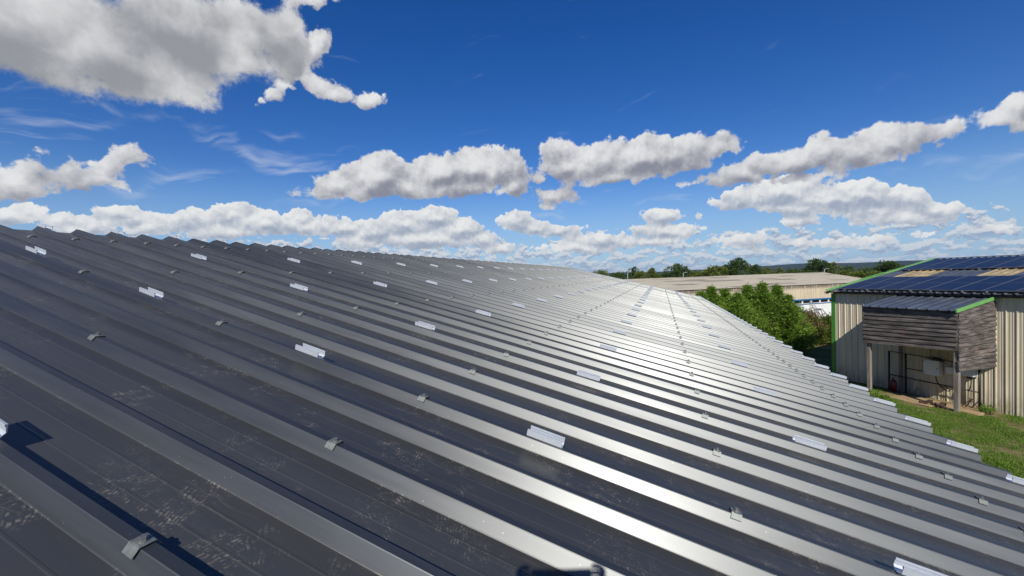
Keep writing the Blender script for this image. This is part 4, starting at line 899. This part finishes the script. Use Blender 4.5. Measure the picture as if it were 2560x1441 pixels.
FAR_T = [  # px centre, px top, px half width, distance, label
 (1500, 679, 26, 150, 'low tree just showing over the far end of the dark roof', 'leaf_shr'), (1545, 683, 22, 140, 'small dark tree beside the far corner of the dark roof', 'leaf_oak'),
 (1586, 669, 21, 118, 'round tree left of the short tree behind the lamp post', 'leaf_oak'), (1606, 679, 20, 112, 'bushy tree between the two round trees on the left', 'leaf_shr'), (1630, 671, 20, 115, 'round olive green tree, second big one from the left', 'leaf_shr'),
 (1662, 681, 18, 135, 'low dark tree behind the round ones on the left', 'leaf_oak'), (1692, 663, 31, 110, 'broad rounded tree standing alone left of the hedge', 'leaf_oak'),
 (1748, 682, 28, 112, 'low bushy tree at the left end of the hedge', 'leaf_shr'), (1790, 668, 30, 110, 'brownish tree on the left flank of the tall one', 'leaf_shr'), (1815, 664, 24, 114, 'dense tree leaning against the tall one', 'leaf_oak'),
 (1848, 646, 25, 108, 'tallest tree of the row, above the middle of the beige roof', 'leaf_oak'), (1873, 662, 18, 112, 'narrow tree right behind the tallest one', 'leaf_oak'), (1889, 661, 16, 104, 'dark reddish tree to the right of the tallest one', 'leaf_oak'),
 (1918, 671, 24, 110, 'low brownish tree right of the reddish one', 'leaf_shr'), (1949, 671, 18, 106, 'round low tree at the end of the hedge', 'leaf_shr'), (1985, 677, 30, 125, 'low distant bushes between the two tree groups', 'leaf_oak'),
 (2042, 651, 30, 100, 'big round tree behind the lamp post on the beige roof corner', 'leaf_oak'), (2018, 669, 20, 103, 'low tree at the left foot of the big round tree', 'leaf_oak'), (2083, 655, 15, 98, 'slim pale green tree right of the big round tree', 'leaf_shr'),
 (2122, 667, 22, 150, 'distant round tree beyond the scrub', 'leaf_oak'), (2166, 673, 20, 175, 'distant dark tree beside the pale field', 'leaf_oak'), (2226, 655, 25, 92, 'dark tree just left of the green roof edge', 'leaf_oak'), (2196, 664, 18, 95, 'bushy tree left of the dark one by the green roof edge', 'leaf_oak'),
 (2108, 679, 24, 85, 'scrub bush behind the right slope of the beige roof', 'leaf_shr'), (2146, 681, 24, 82, 'yellow green scrub bush beyond the beige roof', 'leaf_shr'), (2184, 681, 24, 80, 'yellow green scrub bush by the green roof edge', 'leaf_shr'), (2250, 672, 24, 84, 'olive scrub bush behind the green roof edge', 'leaf_shr'), (1720, 684, 20, 120, 'low bush behind the second lamp post', 'leaf_oak')]
for i, (px, pt, hw, Y, lab, lm) in enumerate(FAR_T):
    p = pxdir(px, pt)*Y; X = p.x; rx = hw*Y/1037*1.22; zg = float(ground_h(np.array(X), np.array(p.y))); top = HC+p.z-zg
    tree('tree' if 'bush' not in lab else 'bush', X, p.y, top/.98, rx, rx, 40+i, lab, lm, 'trees behind the long building', n=5200 if hw < 24 else 8000, base=.02, cat='tree' if 'bush' not in lab else 'bush', zg=zg)

def conifer(seed, h, r):
    rg = np.random.default_rng(seed); Cs, Ds, Ls, Ws, T = [], [], [], [], []
    nb = 480
    for i in range(nb):
        t = rg.uniform(.02, 1)**.9; z0 = h*t; a = rg.uniform(0, 6.28); lr = 1.12*r*(1-t)**1.05*(1.0 if t < .85 else .8)*rg.uniform(.62, 1.15)*(1+.16*math.sin(a*3+seed)); lr = max(lr, .10)
        upw = .35+.5*t; n = int(26+40*lr/r); s = rg.uniform(.12, 1, n)**.8
        ca, sa = math.cos(a), math.sin(a); x = ca*lr*s; y = sa*lr*s; zz = z0+lr*s*upw*(.6+.6*s)
        jit = .05+.16*(1-s)*1.0; P_ = np.stack([x+rg.normal(0, 1, n)*jit*.9, y+rg.normal(0, 1, n)*jit*.9, zz+rg.normal(0, 1, n)*jit*.6], 1)
        side = rg.choice([-1, 1], n)*rg.uniform(.2, 1.1, n); d = np.stack([ca-sa*side, sa+ca*side, .45+rg.normal(0, .25, n)], 1)
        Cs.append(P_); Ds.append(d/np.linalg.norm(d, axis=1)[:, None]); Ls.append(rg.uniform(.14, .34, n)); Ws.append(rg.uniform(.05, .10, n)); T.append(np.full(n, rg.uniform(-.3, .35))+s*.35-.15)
    n = 60; zz = np.linspace(h*.82, h*1.06, n); Cs.append(np.stack([rg.normal(0, .05, n), rg.normal(0, .05, n), zz], 1)); Ds.append(np.tile([0, 0, 1.0], (n, 1))+rg.normal(0, .5, (n, 3))); Ls.append(np.full(n, .2)); Ws.append(np.full(n, .06)); T.append(np.full(n, .3))
    V, F = leaves(np.concatenate(Cs), np.concatenate(Ds), np.concatenate(Ls), np.concatenate(Ws), rg)
    return V, F, np.repeat(np.concatenate(T), 4)
protos = []
CON = [(1752, 728, 34, 2.3, 'small conifer half hidden behind the eave rails at the left end'), (1778, 715, 35, 2.2, 'conifer at the left of the hedge with a pointed tip'), (1812, 722, 36, 2.4, 'bushy conifer without a clear tip, third from the left'),
       (1844, 731, 33, 2.5, 'lower rounded conifer in the middle of the hedge'), (1869, 711, 35, 2.3, 'conifer with a thin pale tip left of the tallest'), (1905, 705, 34, 2.5, 'tallest conifer with a pointed tip'), (1942, 711, 34, 2.1, 'right hand pointed conifer of the hedge'),
       (1968, 738, 32, 1.9, 'wide conifer at the right end of the hedge')]
for i, (px, pt, Y, r, lab) in enumerate(CON):
    p = pxdir(px, pt)*Y; h = HC+p.z
    o = empty('conifer', (p.x, p.y, 0), random.uniform(0, 6), label=lab, cat='conifer', group='conifers behind the eave of the dark roof')
    g = MB(); g.tube([(0, 0, -.1), (0, 0, h*.5), (0, 0, h*.95)], [.14, .09, .02], 8); g.build('trunk', M_['bark'], o, smooth=True)
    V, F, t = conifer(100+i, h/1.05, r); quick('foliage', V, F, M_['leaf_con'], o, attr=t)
# long arms of the right conifer
def spray(name, X, Y, zc, rx, ry, rz, n, leafm, lab, cat, group=None, seed=0, L=(.10, .26), nc=16):
    if zc > .6: top_ = zc+rz; zc = rz = top_*.5; nc = int(nc*1.6); n = int(n*1.4)
    rg = np.random.default_rng(seed); C = rg.normal(0, .42, (nc, 3))*np.array([rx, ry, rz*.9]); k = rg.integers(0, nc, n); d = rg.normal(0, 1, (n, 3)); d /= np.linalg.norm(d, axis=1)[:, None]
    P_ = C[k]+d*rg.uniform(.1, .5, (n, 1))*np.array([rx, ry, rz]); dd = d*.6+np.array([0, 0, .5])
    V, F = leaves(P_, dd/np.linalg.norm(dd, axis=1)[:, None], rg.uniform(*L, n), rg.uniform(L[0]*.4, L[1]*.5, n), rg)
    V[:, 2] = np.maximum(V[:, 2], -zc+.0)
    o = empty(name, (X, Y, 0), label=lab, cat=cat, **({'group': group} if group else {}))
    q = quick('foliage', V+np.array([0, 0, zc]), F, M_[leafm], o, attr=np.repeat(rg.uniform(-.35, .35, nc)[k], 4))
    g = MB()
    for i in range(5):
        a = i*1.26+seed; g.tube([(0, 0, 0), (math.cos(a)*rx*.25, math.sin(a)*ry*.25, zc*.6), (math.cos(a)*rx*.6, math.sin(a)*ry*.6, zc+rz*.4)], [.035, .022, .008], 5)
    g.build('stem', M_['bark'], o, smooth=True); return o
SH = [(1868, 808, 33.0, 1.65, 1.10, 'leaf_con', 'dark green low bush under the middle conifers'), (1905, 818, 33.0, 1.57, 1.01, 'leaf_shr', 'olive bush below the tallest conifer'), (1940, 831, 33.0, 1.51, 0.93, 'leaf_shr', 'yellow green bush in front of the conifers, near the rails'),
      (1975, 821, 33.0, 1.34, 0.89, 'leaf_shr', 'bush mixing green and brown right of the conifers'), (2012, 816, 37.3, 1.22, 1.06, 'leaf_dry', 'dry reddish bush in the middle of the shrubs'), (2040, 812, 36.5, 1.05, 0.60, 'leaf_dry', 'dry pinkish bush below the leaning ladder'),
      (2052, 822, 36.5, 1.20, 0.82, 'leaf_shr', 'yellow green bush at the right end of the shrubs'), (2073, 812, 36.5, 0.69, 1.20, 'leaf_shr', 'green bush against the green corner of the cream shed'), (1992, 834, 36.5, 1.48, 0.85, 'leaf_shr', 'low sunlit bush at the front of the shrubs'),
      (2028, 832, 36.5, 1.20, 0.76, 'leaf_shr', 'low bush at the front beside the shadow of the shed'), (2006, 784, 37.3, 0.92, 0.45, 'leaf_con', 'loose green conifer branches reaching across the white wall'), (1964, 852, 33.0, 1.27, 0.69, 'leaf_shr', 'lowest bush next to the rails of the eave'), (2034, 799, 36.5, 0.66, 0.38, 'leaf_shr', 'thin green bush at the foot of the ladder')]
for i, (px, pc, Y, rx, rz, lm, lab) in enumerate(SH):
    p = pxdir(px, pc)*Y; zc = max(HC+p.z, .4)
    spray('shrub', p.x, p.y, zc, rx, rx, rz, 5200 if lm != 'leaf_dry' else 3600, lm, lab, 'shrub', 'shrubs between the conifers and the cream shed', 60+i)
# weeds at the foot of the posts
for i, (s_, o__, lab) in enumerate(((-4.1, -2.85, 'leafy weeds around the left post of the lean-to'), (-.55, -1.2, 'small weed plant beside the pipe frame foot'), (-3.4, -2.95, 'leafy weeds at the front edge of the long plank'))):
    p = BM @ Vector((s_, o__, 0)); spray('weed', p.x, p.y, .30, .45, .35, .14, 500, 'leaf_con', lab, 'weeds', None, 90+i, (.05, .12), 7)

# ------------------------------------------------------------------ the photographer, seen only as a shadow
def skin_obj(name, chains, mat_, parent=None, sub=2):
    V, E, Rd, idx = [], [], [], {}
    for ch in chains:
        prev = None
        for (p, r) in ch:
            k = tuple(round(c, 4) for c in p)
            if k not in idx: idx[k] = len(V); V.append(p); Rd.append(r)
            if prev is not None: E.append((prev, idx[k]))
            prev = idx[k]
    me = bpy.data.meshes.new(name); me.from_pydata(V, E, []); o = bpy.data.objects.new(name, me); COL.objects.link(o)
    me.materials.append(mat_); md = o.modifiers.new('Skin', 'SKIN'); md.use_smooth_shade = True
    for i, r in enumerate(Rd): me.skin_vertices[0].data[i].radius = (r, r) if not isinstance(r, tuple) else r
    me.skin_vertices[0].data[0].use_root = True
    s = o.modifiers.new('Subdivision', 'SUBSURF'); s.levels = sub; s.render_levels = sub
    if parent is not None: o.parent = parent
    return o
# crouching just behind the phone; feet on the roof. Coordinates relative to the eye, metres
M_['skin'] = simple('skin', (.42, .25, .18), .55, 0, .05, 8); M_['jacket'] = simple('dark_jacket', (.03, .035, .05), .85, 0, .2, 12)
M_['trouser'] = simple('work_trousers', (.05, .05, .06), .9, 0, .2, 12); M_['hair'] = simple('brown_hair', (.05, .03, .02), .8, 0, .3, 40)
def q_(x, y, z_): return Vector((x, y, HC+z_))
def roof_z(x, y):
    return (RM.translation.z - (N_.x*(x-RM.translation.x)+N_.y*(y-RM.translation.y))/N_.z) - HC
per = empty('person', (0, 0, 0), label='crouching person with raised hands, seen only as a shadow at the bottom edge', cat='person')
fy = -.62; fl, fr_ = roof_z(-.16, fy), roof_z(.20, fy)
pel = q_(.02, -.72, -.56); ch1 = q_(.02, -.56, -.18); nk = q_(.02, -.50, -.02); hd = q_(.02, -.47, .08)
body = [[(pel, .13), (q_(.02, -.67, -.40), .13), (ch1, .14), (q_(.02, -.53, -.08), .09), (nk, .055), (hd, .078), (q_(.02, -.46, .135), .07)]]
for s in (-1, 1):
    f = fl if s < 0 else fr_; cx = .02+s*.17
    body.append([(pel, .13), (q_(.02+s*.12, -.66, -.58), .10), (q_(cx, -.36, f+.44), .065), (q_(cx, -.60, f+.10), .042), (q_(cx, -.56, f+.05), .045), (q_(cx, -.38, f+.035), .035)])
    body.append([(ch1, .14), (q_(.02+s*.19, -.55, -.12), .062), (q_(.02+s*.26, -.33, -.30), .045), (q_(s*.17, -.10, -.07), .032), (q_(s*.135, -.055, -.009), .026)])
skin_obj('body', body, M_['jacket'], per, 2)
g = MB(); bm = bmesh.new(); bmesh.ops.create_icosphere(bm, subdivisions=3, radius=1)
hv = [Vector((v.co.x*.078, v.co.y*.098, v.co.z*.118)) for v in bm.verts]; hf = [tuple(v.index for v in f.verts) for f in bm.faces]; bm.free()
hv2 = []
for p in hv:
    if p.y > .06: p = p+Vector((0, .010*math.exp(-((p.x/.014)**2+((p.z+.01)/.022)**2))*1.8, 0))
    if p.z < -.03: p = Vector((p.x*(1-.25*((-p.z-.03)/.09)), p.y, p.z))
    hv2.append(p+q_(.02, -.45, .11))
g.add(hv2, hf); g.build('head', M_['skin'], per, smooth=True)
g = MB(); g.add([Vector((p.x-.02)*1.08 and (p.x-.02)*1.09+.02 if False else ((p.x-.02)*1.09+.02, (p.y+.46)*1.08-.47, (p.z-HC-.11)*1.08+HC+.118)) for p in hv2], [f for f in hf if all(not (hv2[i].y > -.40 and hv2[i].z < HC+.165) and hv2[i].z > HC+.05 for i in f)])
g.build('hair', M_['hair'], per, smooth=True)
for s in (-1, 1):      # hands closed on the ends of the phone
    cx = s*.125; palm = q_(cx, -.060, .036)
    ch = [[(q_(s*.135, -.055, -.009), .024), (palm, (.030, .018)), (q_(cx-s*.01, -.056, .068), (.030, .015))]]
    skin_obj('hand', ch, M_['skin'], per, 2)
    for k in range(4):
        zf = .028+.022*k; L_ = (.9, 1.05, 1.0, .85)[k]
        skin_obj('finger', [[(q_(cx, -.050, zf), .0095), (q_(cx+s*.010, -.026, zf+.002), .0088), (q_(cx-s*.008*L_, -.006, zf+.003), .0082), (q_(cx-s*.034*L_, -.008, zf+.002), .0070)]], M_['skin'], per, 1)
    skin_obj('thumb', [[(q_(cx, -.070, .041), .012), (q_(cx-s*.018, -.074, .066), .0105), (q_(cx-s*.034, -.066, .090), .0085)]], M_['skin'], per, 1)
ph = empty('phone', (0, 0, 0), label='phone held sideways in both hands, seen only as a shadow at the bottom edge', cat='phone')
g = MB(); g.box(-.095, .095, -.040, -.032, HC+.020, HC+.112); g.build('body', M_['black'], ph, bevel=.004)
g = MB(); g.box(-.089, .089, -.0415, -.0405, HC+.025, HC+.107); g.build('screen', M_['glass'], ph)

# ------------------------------------------------------------------ the air itself
m = bpy.data.materials.new('haze'); m.use_nodes = True; nt = m.node_tree; nt.nodes.clear()
pv = NN(nt, 'ShaderNodeVolumePrincipled'); pv.inputs['Color'].default_value = (.55, .72, .98, 1); pv.inputs['Density'].default_value = .00008; pv.inputs['Anisotropy'].default_value = .1
o_ = NN(nt, 'ShaderNodeOutputMaterial'); LK(nt, pv.outputs[0], o_.inputs['Volume'])
g = MB(); g.box(-8500, 8500, -8500, 8500, -4.5, 75); hz_ = g.build('haze', m); hz_['kind'] = 'stuff'
